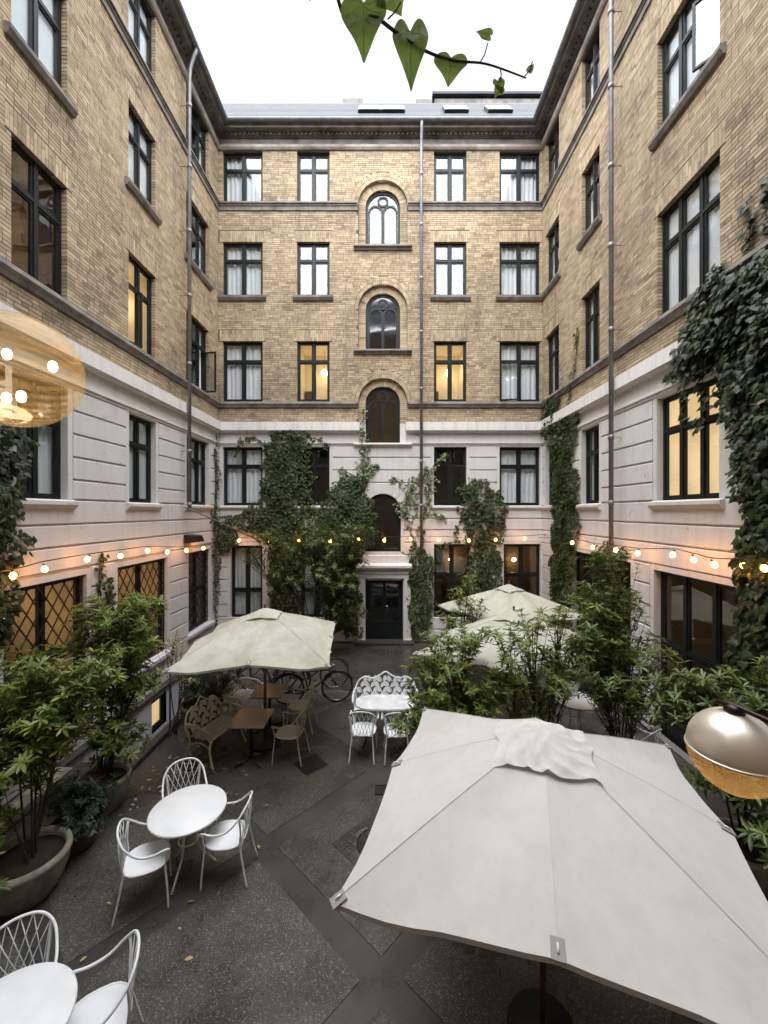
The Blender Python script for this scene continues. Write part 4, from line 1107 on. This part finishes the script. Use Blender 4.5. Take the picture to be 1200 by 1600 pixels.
sp_ = thing('sloping_pipe', 'thin pale pipe sloping across the left rear corner', 'pipe', (0,0,0))
MB().tube([(XL+.1,10.62,4.32),(XL+.25,10.9,4.22),(-3.84,12.75,3.22)], .022, 8).build('pipe', M['zinc'], sp_)

# ------------------------------------------------------------------ lamp reflections in the window pane, built as solid globes on wall arms
def sphere_prof(r, a0, a1, n): return [(max(0, r*math.cos(a)), r*math.sin(a)) for a in np.linspace(a0, a1, n)]
def silver():
    t = NT('frosted_silver'); n = t.noise(t.objc(), 30, 4)
    return t.end(t.princ((.80,.745,.64), t.math('ADD', t.math('MULTIPLY', n, .1), .30), .7))
def amber(name, alpha, tr_c, tl_c, ribs):
    t = NT(name); p = t.objc()
    if ribs:
        w = t.n('ShaderNodeTexWave', wave_type='RINGS', rings_direction='SPHERICAL', i_Vector=t.n('ShaderNodeVectorMath', operation='ADD', i_0=p, i_1=(.04,-.03,.05)).outputs[0], i_Scale=34.0, i_Distortion=1.0).outputs['Fac']
    else: w = t.noise(p, 8, 2)
    nb_ = t.bump(w, .2, .01)
    tr = t.n('ShaderNodeBsdfTransparent', i_Color=(*tr_c,1)).outputs[0]
    tl = t.n('ShaderNodeBsdfTranslucent', i_Color=(*tl_c,1), i_Normal=nb_).outputs[0]
    gl = t.n('ShaderNodeBsdfGlossy', i_Color=(1,.85,.6,1), i_Roughness=.12, i_Normal=nb_).outputs[0]
    a = t.math('MULTIPLY', t.ramp(w, [(.2, .45), (.8, 1.0)]), alpha)
    fr = t.math('MULTIPLY', t.n('ShaderNodeFresnel', i_IOR=1.45, i_Normal=nb_).outputs[0], .14)
    m1 = t.n('ShaderNodeMixShader', i_0=a, i_1=tr, i_2=tl).outputs[0]
    return t.end(t.n('ShaderNodeMixShader', i_0=fr, i_1=m1, i_2=gl).outputs[0])
M['silver'] = silver(); M['amber_low'] = amber('amber_glass', .3, (1,.84,.6), (.85,.66,.42), False); M['amber_rib'] = amber('ribbed_amber_glass', .13, (1,.96,.86), (1,.74,.36), True)
M['bronze'] = plain('dark_bronze', (.05,.035,.03), .4, .8, .3, 9)
M['bulb_lamp'] = emit_mat('lamp_filament', (1.0,.6,.28), 4); M['bulb_big'] = emit_mat('lamp_bulb', (1.0,.58,.2), 5)
gr = thing('reflected_globe', 'pane reflection of a silver and amber globe lamp, built solid at the right edge over the parasol', 'lamp', (1.035, 1.2, 3.49), 0); r = .118
MB().lathe(sphere_prof(r, 0, R(88), 14)+[(.0,r)], 40).build('silver_cap', M['silver'], gr); MB().lathe([(0,-r)]+sphere_prof(r, R(-88), R(-1), 14), 40).build('amber_bowl', M['amber_low'], gr)
MB().lathe([(r+.0005,-.006),(r+.003,-.004),(r+.003,.0),(r+.0005,.002)], 40).build('seam_ring', M['silver'], gr)
MB().lathe([(0,-.02),(.018,-.015),(.022,0),(.018,.015),(0,.02)], 10, (.01,0,-.035)).build('bulb', M['bulb_lamp'], gr)
MB().lathe([(.026,r-.006),(.026,r+.012),(.012,r+.02),(0,r+.02)], 16).build('collar', M['bronze'], gr)
MB().tube([(-.03,.03,r+.016),(0,0,r+.016),(.42,-1.9,r+.016)], .008, 8).build('upper_arm', M['bronze'], gr)
k = Vector((.03,-.113,-.03)); MB().lathe([(0,.016),(.014,.012),(.018,0),(.014,-.012),(0,-.016)], 12, k).build('pivot', M['bronze'], gr)
MB().tube([k, (.45,-1.9,-.03)], .007, 8).build('lower_arm', M['bronze'], gr)
gl = thing('reflected_glass_globe', 'pane reflection of a ribbed amber globe lamp with glowing bulbs, built solid at the left edge', 'lamp', (-1.10, 1.2, 4.62), 0); r = .165
MB().lathe([(0,-r)]+sphere_prof(r, R(-86), R(86), 32)+[(0,r)], 48).build('glass_globe', M['amber_rib'], gl)
for p in ((-.03,0,.05),(.09,.02,.02),(.04,-.03,-.085),(-.05,.02,-.075)): MB().lathe([(0,-.017),(.009,-.012),(.012,0),(.009,.012),(0,.017)], 10, p).build('bulb', M['bulb_big'], gl)
ar = MB().tube([(-.06,0,0),(-.19,-.05,.0),(-.5,-1.9,.0)], .009, 8); ar.build('arm', M['bronze'], gl)
MB().lathe([(0,-.02),(.03,-.02),(.03,.02),(0,.02)], 12, (-.075,0,0)).build('lamp_holder', M['bronze'], gl)

# ------------------------------------------------------------------ plants
def proto(v, f): return np.array(v, float), f
LAUREL = proto([(0,0,0),(.35,0,-.03),(.7,0,-.03),(1,0,-.08),(.22,.09,.03),(.52,.14,.04),(.82,.085,0),(.22,-.09,.03),(.52,-.14,.04),(.82,-.085,0)],
               [(0,1,4),(1,5,4),(1,2,5),(2,6,5),(2,3,6),(0,7,1),(1,7,8),(1,8,2),(2,8,9),(2,9,3)])
_o = [(-.02,0),(-.14,.2),(.06,.5),(.26,.36),(.44,.40),(.62,.2),(1.0,0)]
_o = _o + [(x,-y) for x, y in _o[-2:0:-1]]
IVY = proto([(.28,0,.05)]+[(x, y, -.05-.12*abs(y)) for x, y in _o], [(0, i+1, (i+1) % len(_o)+1) for i in range(len(_o))])
_s = [(0,0),(.05,.42),(.45,.36),(1,0),(.45,-.36),(.05,-.42)]
IVY_S = proto([(.3,0,.05)]+[(x, y, -.04-.1*abs(y)) for x, y in _s], [(0, i+1, (i+1) % 6+1) for i in range(6)])
def frames(d, n):
    d = d/np.linalg.norm(d, axis=1, keepdims=True)
    n = n-(n*d).sum(1, keepdims=True)*d; n = n/np.maximum(np.linalg.norm(n, axis=1, keepdims=True), 1e-6)
    y = np.cross(n, d); return np.stack([d, y, n], axis=2)
def leaves(parent, pr, pos, d, n, sc, mat, single=0, name='leaf', mass='foliage', view_off=(0,0,0)):
    """the leaves that show largest become parts of their own, the rest one mass"""
    V, F = pr; Rm = frames(d, n); N = len(pos)
    order = np.arange(N)
    if single:
        w = pos+np.array(view_off)-np.array([0,0,H]); ok = (np.abs(w[:,0]) < .95*np.maximum(w[:,1],.1))&(np.abs(w[:,2]) < 1.27*np.maximum(w[:,1],.1))
        dist = np.linalg.norm(w, axis=1)/sc; dist[~ok] += 1e6
        order = np.argsort(dist)
        me = bpy.data.meshes.new(name); me.from_pydata([tuple(v) for v in V], [], F); me.materials.append(mat); me.polygons.foreach_set('use_smooth', [True]*len(F))
        for i in order[:single]:
            o = link(name, me, parent); m = Matrix(Rm[i].tolist()).to_4x4(); o.matrix_local = Matrix.Translation(pos[i].tolist()) @ m @ Matrix.Scale(float(sc[i]), 4)
        order = order[single:]
    if len(order):
        vv = np.einsum('nij,vj->nvi', Rm[order], V)*sc[order][:,None,None]+pos[order][:,None,:]
        Fa = np.array(F); FF = (Fa[None]+(np.arange(len(order))*len(V))[:,None,None]).reshape(-1, 3)
        tag(link(mass, np_mesh(mass, vv.reshape(-1,3), FF, mat, True), parent), kind='stuff')

def shrub(name, label, base, stems, mat, leaf=.115, whorl=8, twigs=26, seed=0, single=120, cat='shrub', group=None, droop=.15, proto_=LAUREL, bark='bark_dark', stem_r=.013, spread=.22):
    """stems: list of (x, y, z, radius) crown lobes in world space; every lobe is carried by its own stem"""
    rg = np.random.default_rng(seed); T = thing(name, label, cat, base, 0, group); B = Vector(base)
    pos, dr, nr, sc = [], [], [], []
    wood = MB()
    for (x, y, z, rad) in stems:
        top = Vector((x, y, z))-B; mid = Vector((top.x*.45+rg.uniform(-.1,.1), top.y*.45+rg.uniform(-.1,.1), top.z*.55))
        st = smooth_path([(rg.uniform(-.08,.08), rg.uniform(-.08,.08), 0), mid, top], 7)
        wood.tube(st, [stem_r*(1-.6*i/(len(st)-1)) for i in range(len(st))], 6)
        nt = max(4, int(twigs*(rad/.5)**1.6))
        for _ in range(nt):
            a = rg.uniform(0, 2*math.pi); el = rg.uniform(-.55, 1.0); rr = rad*rg.uniform(.35, 1.0)**.6
            e = top+Vector((math.cos(a)*math.cos(el)*rr, math.sin(a)*math.cos(el)*rr, math.sin(el)*rr*.85))
            s0 = st[int(rg.integers(len(st)//2, len(st)))]; m2 = (s0+e)/2+Vector((0,0,-.04*rad+rg.uniform(-.03,.03)))
            tw = smooth_path([s0, m2, e], 4); wood.tube(tw, [stem_r*.42*(1-.6*i/(len(tw)-1)) for i in range(len(tw))], 4, caps=False)
            ax = (tw[-1]-tw[-3]).normalized(); ax = (ax+Vector((0,0,.5))).normalized()
            hue = rg.uniform(.75, 1.15)
            for q in range(1, len(tw)-1):
                for _k in range(2):
                    dd = Vector((rg.normal(), rg.normal(), rg.uniform(-.1,.8))); pos.append(tw[q]); dr.append(dd); nr.append(Vector((rg.uniform(-.5,.5), rg.uniform(-.5,.5), 1))); sc.append(leaf*rg.uniform(.5,1.0))
            for tier, nl in ((0, int(rg.integers(whorl-3, whorl+2))), (1, int(rg.integers(2, whorl-2)))):
                o = e-ax*(.07*tier); u = ax.orthogonal().normalized(); v = ax.cross(u); ph = rg.uniform(0, 6.3)
                for k in range(nl):
                    an = ph+2*math.pi*k/nl+rg.uniform(-.25,.25); up = rg.uniform(.05,.6)-droop*tier
                    d = u*math.cos(an)+v*math.sin(an)+ax*up
                    pos.append(o); dr.append(d); nr.append(ax+Vector((rg.uniform(-.3,.3), rg.uniform(-.3,.3), .5))); sc.append(leaf*rg.uniform(.55,1.25)*hue*(1-.15*tier))
    wood.build('stems', M[bark], T)
    leaves(T, proto_, np.array(pos), np.array(dr), np.array(nr), np.array(sc), M[mat], single, view_off=base)
    return T

def ivy(label, W, blobs, dens, mat, leaf=(.055,.10), single=0, strands=(), seed=1, pr=IVY_S, thick=.16, stems=()):
    """blobs: ellipses (u, z, ru, rz) on the wall of wing W; strands: paths of (u, z) with thinner growth"""
    rg = np.random.default_rng(seed); T = thing('climbing_ivy', label, 'ivy', tuple(W.location), W.rotation_euler.z, 'ivy on the courtyard walls')
    P = []
    for u, z, ru, rz in blobs:
        n = int(math.pi*ru*rz*dens); a = rg.uniform(0, 2*math.pi, n); r = np.sqrt(rg.uniform(0, 1, n))
        wob = 1+.16*np.sin(3*a+u*7)+.10*np.sin(7*a+z*5)+.06*np.sin(13*a+u)
        rr = r*wob; dep = thick*np.sqrt(np.clip(1-r*r*.85, 0, 1))*rg.uniform(.1, 1, n)
        dep += .05*np.sin(6*(u+rr*ru*np.cos(a)))*np.sin(5*(z+rr*rz*np.sin(a)))
        P.append(np.stack([u+rr*ru*np.cos(a), -.035-np.abs(dep), z+rr*rz*np.sin(a)], 1))
    wood = MB()
    for path in strands:
        sm = smooth_path([(u, -.03, z) for u, z in path], 6); MB().tube(sm, .007, 4).build('stem', M['bark'], T); ln = sum((q-p).length for p, q in zip(sm, sm[1:])); n = int(ln*42)
        t = rg.uniform(0, len(sm)-1.001, n); q = np.array([sm[int(i)].lerp(sm[int(i)+1], i % 1) for i in t])
        P.append(q+np.stack([rg.normal(0,.05,n), -np.abs(rg.normal(0,.025,n))-.01, rg.normal(0,.05,n)], 1))
    for path in stems: wood.tube([(v.x, v.y, v.z) for v in smooth_path([(u, -.05, z) for u, z in path], 5)], .02, 6)
    P = np.vstack(P); N = len(P)
    d = np.stack([rg.normal(0,.45,N), -rg.uniform(.1,.7,N), -np.abs(rg.normal(.9,.3,N))], 1)
    nn = np.stack([rg.normal(0,.4,N), -np.ones(N), rg.uniform(.1,.9,N)], 1)
    if wood.v: wood.build('stems', M['bark'], T)
    c, s = math.cos(W.rotation_euler.z), math.sin(W.rotation_euler.z)
    if single:                                       # choose by distance in world space
        wp = np.stack([P[:,0]*c-P[:,1]*s+W.location.x, P[:,0]*s+P[:,1]*c+W.location.y, P[:,2]], 1)
        w = wp-np.array([0,0,H]); ok = (np.abs(w[:,0]) < .95*np.maximum(w[:,1],.1))
        key = np.linalg.norm(w, axis=1)-3.0*(-P[:,1]); key[~ok] += 1e6; o = np.argsort(key); P, d, nn = P[o], d[o], nn[o]
    sc = rg.uniform(*leaf, N)
    V, F = pr
    if single:
        Rm = frames(d, nn); me = bpy.data.meshes.new('leaf'); me.from_pydata([tuple(v) for v in V], [], F); me.materials.append(M[mat]); me.polygons.foreach_set('use_smooth', [True]*len(F))
        for i in range(single):
            ob = link('leaf', me, T); ob.matrix_local = Matrix.Translation(P[i].tolist()) @ Matrix(Rm[i].tolist()).to_4x4() @ Matrix.Scale(float(sc[i]), 4)
        P, d, nn, sc = P[single:], d[single:], nn[single:], sc[single:]
    leaves(T, pr, P, d, nn, sc, M[mat])
    return T

# ivy on the rear wall
ivy('thick dark ivy column over the rear wall between the two left windows', rear, [(-3.2,6.2,.78,.72),(-3.25,5.4,.80,.9),(-3.3,4.6,.9,.7),(-4.0,3.95,1.25,.42),(-2.9,3.7,1.3,.55),(-3.0,6.72,.55,.22)], 520, 'ivy', strands=[[(-4.9,6.0),(-4.6,6.5),(-4.2,6.55),(-3.8,6.3)],[(-2.6,6.6),(-2.1,6.5),(-1.9,6.3)]], seed=11)
ivy('dark ivy mound on the rear wall left of the arched windows', rear, [(-1.35,4.5,.72,.75),(-1.1,4.0,.85,.7),(-1.5,3.4,.95,.6),(-1.0,5.1,.4,.3)], 520, 'ivy', strands=[[(-.75,4.6),(-.72,5.4),(-.6,6.3),(-.75,6.8)],[(-1.2,5.0),(-.7,5.35),(-.25,5.7)]], seed=12)
ivy('small pale vine tuft below the lowest brick arch', rear, [(-.72,5.55,.26,.42),(-.78,6.25,.13,.25)], 190, 'ivy_pale', strands=[[(-.95,4.9),(-.75,5.5),(-.78,6.5),(-.72,7.6)],[(-.7,5.5),(-.3,5.75)],[(-.9,5.3),(-1.5,5.6)]], seed=13, thick=.08)
ivy('yellow-green vine around the rear downpipe', rear, [(.78,5.05,.42,.36),(.65,4.35,.4,.45),(1.35,5.2,.3,.4)], 150, 'ivy_pale', strands=[[(.9,3.2),(.6,4.2),(.8,5.0),(1.5,5.6),(1.9,6.1)],[(1.0,3.6),(1.35,4.6),(1.3,5.7)],[(.5,5.1),(.15,5.35)],[(1.2,4.2),(1.9,4.0)]], seed=14, thick=.07)
ivy('ivy clump on the rear wall between the two right windows', rear, [(3.05,4.45,.75,.72),(3.1,3.7,.62,.7),(3.15,2.6,.55,1.0),(3.1,1.4,.5,.9),(2.6,4.9,.35,.25)], 420, 'ivy', strands=[[(2.9,4.4),(2.75,5.3)],[(2.2,3.5),(2.5,4.2)],[(3.6,4.9),(3.75,4.2),(3.7,3.6)],[(1.6,3.1),(2.4,3.3)]], seed=15)
ivy('ivy beside the entrance door on its right', rear, [(1.08,2.3,.42,.9),(1.05,1.2,.45,1.1)], 460, 'ivy', strands=[[(1.1,3.0),(1.2,3.6)]], seed=16)
ivy('dark ivy against the ground floor left of the entrance', rear, [(-1.3,2.6,.55,.8),(-1.25,1.3,.5,1.2),(-3.3,2.6,.55,.9),(-3.3,1.3,.5,1.0),(-5.1,3.4,.35,.5)], 460, 'ivy', seed=17)
ivy('thin ivy stems climbing the left rear corner', left, [(12.62,3.4,.32,.7),(12.7,2.2,.25,1.0),(12.6,4.15,.3,.35),(12.78,5.2,.12,.7)], 330, 'shade_leaf', (.04,.075), strands=[[(12.7,.2),(12.72,3.0),(12.78,6.7)],[(12.6,3.5),(12.7,5.2),(12.62,6.2)]], seed=18, thick=.1)
# right wing
ivy('tall ivy column in the right rear corner', right, [(-11.5,6.1,.85,.75),(-11.3,5.0,.85,.9),(-11.3,4.0,.85,.9),(-11.4,3.0,.8,.9),(-11.5,2.0,.75,.9),(-11.5,1.0,.7,.9),(-12.2,6.9,.75,.45),(-10.9,6.65,.6,.35),(-12.3,7.4,.5,.3)], 520, 'ivy', strands=[[(-11.6,6.8),(-12.0,7.4),(-12.6,7.7)],[(-11.2,6.6),(-11.0,7.5),(-10.7,8.1),(-10.6,9.0)],[(-11.9,7.0),(-11.7,7.6)]], seed=21)
ivy('huge glossy ivy mass covering the near right wall', right, [(-5.3,6.85,.95,.8),(-5.0,5.9,.85,1.1),(-4.9,4.8,.72,1.1),(-4.9,3.7,.72,1.1),(-4.95,2.6,.75,1.1),(-5.0,1.6,.85,1.1),(-5.95,7.1,.75,.62),(-6.35,6.72,.5,.34),(-4.7,7.0,.9,.6)], 520, 'ivy_near', (.075,.135), 280,
    strands=[[(-5.6,7.6),(-5.55,8.1),(-5.6,8.5)],[(-5.9,7.4),(-6.0,7.95)],[(-5.2,7.7),(-5.3,8.3),(-5.2,8.6)],[(-6.5,6.7),(-6.9,6.55),(-7.2,6.62)],[(-6.75,6.6),(-6.78,6.0),(-6.7,5.7)],[(-6.4,6.6),(-6.38,6.0),(-6.45,5.5)],[(-6.1,6.5),(-6.05,5.8)]], seed=22, pr=IVY, thick=.34)
ivy('ivy around the pilaster between the glazed bays on the right', right, [(-8.9,3.1,.5,.5),(-8.75,2.2,.42,.8),(-8.7,1.1,.4,.9)], 460, 'ivy', seed=23)
# left wing
ivy('dark ivy at the left edge below the amber globe', left, [(5.55,5.1,.5,.55),(5.45,4.3,.45,.6),(5.5,3.7,.5,.4),(5.4,2.9,.45,.6)], 420, 'ivy_near', (.06,.11), 60, seed=24, pr=IVY, thick=.22)
ivy('sparse ivy between the two nearer guarded windows', left, [(7.75,2.6,.28,.45),(7.8,2.0,.3,.5)], 120, 'ivy', strands=[[(7.6,1.5),(7.55,2.6),(7.62,3.4)],[(7.9,1.5),(7.85,2.9)]], seed=25, thick=.06)

# planters and shrubs
def bowl(label, loc, r, h, mat='stone'):
    T = thing('planter', label, 'planter', (*loc, .002), random.uniform(0, 6), 'stone and clay planters')
    MB().lathe([(0,0),(r*.62,0),(r*.80,h*.25),(r*.95,h*.6),(r*.98,h*.82),(r*1.02,h*.9),(r,h),(r*.88,h),(r*.86,h*.9),(r*.86,h*.84)], 36).build('bowl', M[mat], T)
    MB().lathe([(r*.86,h*.84),(r*.4,h*.88),(0,h*.9)], 20).build('soil', M['soil'], T)
bowl('big mossy stone bowl planter at the left edge', (-3.95, 4.42), .40, .46)
bowl('smaller pale stone bowl planter left of the round table', (-4.02, 5.72), .34, .46)
bowl('dark clay pot beside the cream bench', (-3.55, 7.75), .38, .55, 'terracotta')
bowl('low dark planter between the two stone bowls', (-3.92, 5.05), .30, .30, 'terracotta')
bowl('stone pot behind the front parasol', (1.0, 5.45), .34, .45); bowl('stone pot under the right-hand shrubs', (3.1, 5.35), .36, .45); bowl('stone pot by the near right wall', (4.05, 4.6), .36, .45)
shrub('laurel_shrub', 'tall leafy shrub rising from the big stone bowl at the left', (-3.9, 4.42, .36), [(-4.15,4.7,2.25,.5),(-3.75,4.65,2.0,.45),(-4.45,4.9,1.9,.5),(-3.95,4.35,1.6,.42),(-4.35,4.3,1.35,.4),(-4.1,4.9,1.45,.45),(-3.55,4.9,2.25,.34)], 'laurel', .125, 9, 46, 31, 260)
shrub('laurel_shrub', 'tall leafy shrub in front of the middle guarded window', (-4.02, 5.72, .36), [(-4.0,5.9,2.65,.5),(-3.75,5.95,2.25,.48),(-4.35,6.1,2.35,.5),(-4.05,6.0,1.75,.5),(-3.7,6.0,1.6,.36),(-4.1,5.9,1.15,.42),(-3.72,6.25,2.75,.32),(-3.85,5.85,.85,.36)], 'laurel', .12, 9, 46, 32, 240)
shrub('round_bush', 'low dense dark bush between the two stone bowls', (-3.92, 5.05, .24), [(-3.9,5.05,.55,.34),(-3.75,4.95,.42,.26),(-4.1,5.15,.6,.28),(-3.75,5.25,.5,.26)], 'shade_leaf', .075, 8, 90, 33, 60)
shrub('laurel_shrub', 'small leafy clump spilling over the left edge', (-4.25, 4.0, .0), [(-4.15,4.05,.9,.34),(-4.0,3.85,.55,.26),(-4.45,4.2,1.1,.3)], 'laurel', .125, 7, 26, 34, 50)
shrub('pot_bush', 'dark bush in the clay pot beside the cream bench', (-3.55, 7.75, .45), [(-3.5,7.75,.85,.34),(-3.3,7.85,.75,.3),(-3.75,7.9,.8,.3),(-3.2,8.1,.8,.3)], 'shade_leaf', .085, 7, 60, 35, 0)
shrub('autumn_shrub', 'thin shrub with pale yellow leaves beside the mossy parasol', (-4.0, 7.6, .0), [(-4.0,7.6,1.75,.32),(-3.85,7.55,1.45,.3),(-4.2,7.9,1.6,.3),(-3.75,7.7,1.0,.2)], 'autumn', .05, 5, 34, 36, 0, bark='bark')
shrub('laurel_tree', 'big leafy shrub before the rear wall left of the entrance', (-2.0, 11.3, .0), [(-2.1,11.6,3.4,.7),(-1.5,11.7,3.0,.7),(-2.7,11.6,3.1,.7),(-1.1,11.7,3.5,.55),(-1.9,11.4,2.5,.7),(-1.3,11.5,2.2,.6),(-2.8,11.5,2.3,.6),(-.55,11.9,3.6,.4),(-.9,11.9,2.7,.45),(-3.5,11.7,3.4,.5),(-3.9,11.8,2.9,.35),(-1.5,11.6,1.5,.5),(-1.0,11.9,1.2,.45)], 'laurel_dark', .115, 7, 44, 41, 0, stem_r=.022)
shrub('laurel_shrub', 'leafy shrub leaning over the marble table from the right', (1.0, 5.45, .36), [(.55,5.55,1.62,.36),(.95,5.75,1.95,.42),(.35,5.6,1.3,.28),(1.25,5.5,1.75,.38),(.8,5.35,1.4,.34),(1.3,5.8,1.45,.34),(.75,5.9,2.25,.28),(1.15,5.75,2.35,.3),(.5,5.75,2.0,.26)], 'laurel', .115, 9, 44, 42, 240)
shrub('laurel_shrub', 'open leafy shrub standing across the middle right parasol', (1.95, 5.35, .0), [(1.85,5.3,2.35,.36),(2.1,5.3,1.95,.36),(1.7,5.4,1.95,.3),(2.4,5.4,2.2,.36),(1.95,5.35,1.55,.3),(2.7,5.5,2.45,.28),(1.95,5.4,2.7,.26),(2.35,5.5,2.75,.28),(1.55,5.5,2.5,.26),(2.95,5.6,2.8,.26)], 'laurel', .11, 8, 34, 43, 240)
shrub('laurel_shrub', 'tall dark shrub rising against the right wall', (3.1, 5.35, .36), [(3.25,6.1,2.75,.55),(3.0,5.6,2.35,.4),(3.45,6.2,3.35,.42),(3.5,5.7,2.2,.5),(2.85,5.3,1.85,.4),(3.35,5.4,1.75,.5),(3.75,6.4,2.75,.4),(3.1,5.9,3.0,.3),(2.7,5.45,2.5,.26)], 'laurel_dark', .115, 8, 40, 44, 200)
shrub('laurel_shrub', 'dark shrub behind the reflected silver globe', (4.05, 4.6, .36), [(3.95,4.8,2.05,.5),(4.3,4.7,1.9,.5),(3.6,4.9,1.85,.45),(4.1,4.4,1.5,.5),(3.75,4.3,1.35,.45),(4.4,4.4,2.3,.36),(4.3,4.0,1.3,.5),(3.9,3.8,1.1,.5)], 'laurel_dark', .12, 8, 44, 45, 200)
shrub('laurel_shrub', 'small bright leafy shrub before the rear right windows', (1.7, 8.9, .0), [(1.55,8.9,2.35,.3),(1.85,9.0,2.6,.32),(1.35,8.8,1.9,.26),(2.0,8.9,2.1,.3),(1.6,8.8,1.6,.4),(1.2,8.7,1.4,.3)], 'laurel', .12, 8, 26, 46, 40)
shrub('laurel_shrub', 'dark shrub left of the entrance door foot', (.9, 8.4, .0), [(.95,8.4,1.0,.36),(1.25,8.5,1.2,.36),(1.3,7.9,1.0,.4),(1.0,7.7,.7,.34)], 'laurel_dark', .11, 8, 30, 47, 0)

# fallen leaves
rg = np.random.default_rng(77); P = []
for cx, cy, s, n in ((-3.3,6.6,.35,70), (-2.9,5.9,.5,16), (-3.4,5.5,.3,10), (-2.6,4.2,.6,5), (-1.6,5.2,.6,3)):
    P += [(rg.normal(cx,s), rg.normal(cy,s), .016) for _ in range(n)]
P = np.array([p for p in P if p[0] > -4.0]); N = len(P)
a = rg.uniform(0, 6.3, N); d = np.stack([np.cos(a), np.sin(a), rg.uniform(-.05,.1,N)], 1); nn = np.stack([rg.normal(0,.2,N), rg.normal(0,.2,N), np.ones(N)], 1)
V, F = LAUREL; Rm = frames(d, nn); vv = np.einsum('nij,vj->nvi', Rm, V*np.array([1,1.6,1]))*rg.uniform(.05,.09,N)[:,None,None]+P[:,None,:]
FF = (np.array(F)[None]+(np.arange(N)*len(V))[:,None,None]).reshape(-1,3)
tag(link('fallen_leaves', np_mesh('fallen_leaves', vv.reshape(-1,3), FF, M['autumn'], True)), 'pale fallen leaves scattered over the wet paving', 'leaves', kind='stuff')

# ivy sprig hanging in front of the window, close to the eye
SY = .9
def sp(px, py, y=SY): return Vector(((px-604)/630*y, y, H-(py-800)/630*y))
T = thing('ivy_sprig', 'backlit ivy sprig hanging down across the sky', 'ivy', tuple(sp(560,-40)))
o = sp(560,-40)
stem = smooth_path([Vector((-.35,-.72,6.0))-o, Vector((-.2,.4,5.75))-o, sp(520,-30)-o, sp(590,28)-o, sp(650,72)-o, sp(705,94)-o, sp(760,100)-o, sp(822,122,.92)-o], 6)
MB().tube(stem, [.004]*(len(stem)-18)+[.0034-.0001*i for i in range(18)], 6).build('stem', M['bark'], T)
SPR = [(488,-34,34,62,-.15,1),(568,2,92,84,.0,1),(606,-10,40,60,.6,-1),(641,40,100,66,.02,1),(705,88,46,62,-.1,1)]
_h = [(.02,0),(-.10,.14),(-.09,.32),(.06,.45),(.26,.45),(.48,.35),(.70,.19),(.88,.07),(1.0,0)]
_h = _h+[(x,-y) for x, y in _h[-2:0:-1]]
def ivy_big(px, py, ln, wd, tilt, name='leaf'):
    k = SY/630; c, s = math.cos(tilt), math.sin(tilt); vs = []; sd = px*.37
    ring = [(v.x, v.z) for v in smooth_path([(x,0,y) for x, y in _h+[_h[0]]], 3)[:-1]]; m = len(ring)
    def put(x, y):
        b = .10*abs(y)*2-.35*y*y-.18*(x-.3)**2+.025*math.sin(9*x+sd)+.02*math.sin(13*y+sd)
        dx, dz = y*wd*.92, -x*ln*.95; return ((dx*c-dz*s)*k, -b*k*ln, (dx*s+dz*c)*k)
    vs.append(put(.3, 0)); R_ = (.25,.5,.75,1.0)
    for r_ in R_: vs += [put(.3+(x-.3)*r_, y*r_) for x, y in ring]
    fs = [(0,1+i,1+(i+1)%m) for i in range(m)]
    for q in range(len(R_)-1): fs += [(1+q*m+i,1+(q+1)*m+i,1+(q+1)*m+(i+1)%m,1+q*m+(i+1)%m) for i in range(m)]
    lf = MB().add(vs, fs, True).build(name, M['sprig'], T, sp(px, py)-o)
    if ln > 40:
        vn = MB(); lift = Vector((0,-.0006,0))
        vn.tube([Vector(put(x,0))+lift for x in np.linspace(.02,.95,8)], [.0007]*5+[.0005]*3, 4)
        for sg in (-1,1):
            for x0, x1, y1 in ((.05,.0,.3),(.08,.25,.36),(.3,.5,.26),(.5,.68,.15)): vn.tube([Vector(put(x0+(x1-x0)*t,sg*y1*t))+lift for t in (0,.35,.7,1)], .0004, 3)
        vn.build('veins', M['vein'], lf)
for px, py, ln, wd, tl, _ in SPR: ivy_big(px, py, ln, wd, tl)
ivy_big(766, 56, 26, 24, -1.9); ivy_big(778, 124, 26, 22, .3); ivy_big(826, 112, 18, 12, 2.6); ivy_big(782, 136, 20, 20, -.5)
MB().tube([sp(606,30)-o, sp(618,18)-o, sp(626,4)-o], .0016, 5).build('petiole', M['bark'], T); MB().tube([sp(750,98)-o, sp(757,86)-o, sp(762,68)-o], .0014, 5).build('petiole', M['bark'], T); MB().tube([sp(782,108)-o, sp(783,118)-o, sp(781,128)-o], .0014, 5).build('petiole', M['bark'], T); MB().tube([sp(820,119)-o, sp(828,110)-o, sp(832,96)-o], .0013, 5).build('petiole', M['bark'], T)
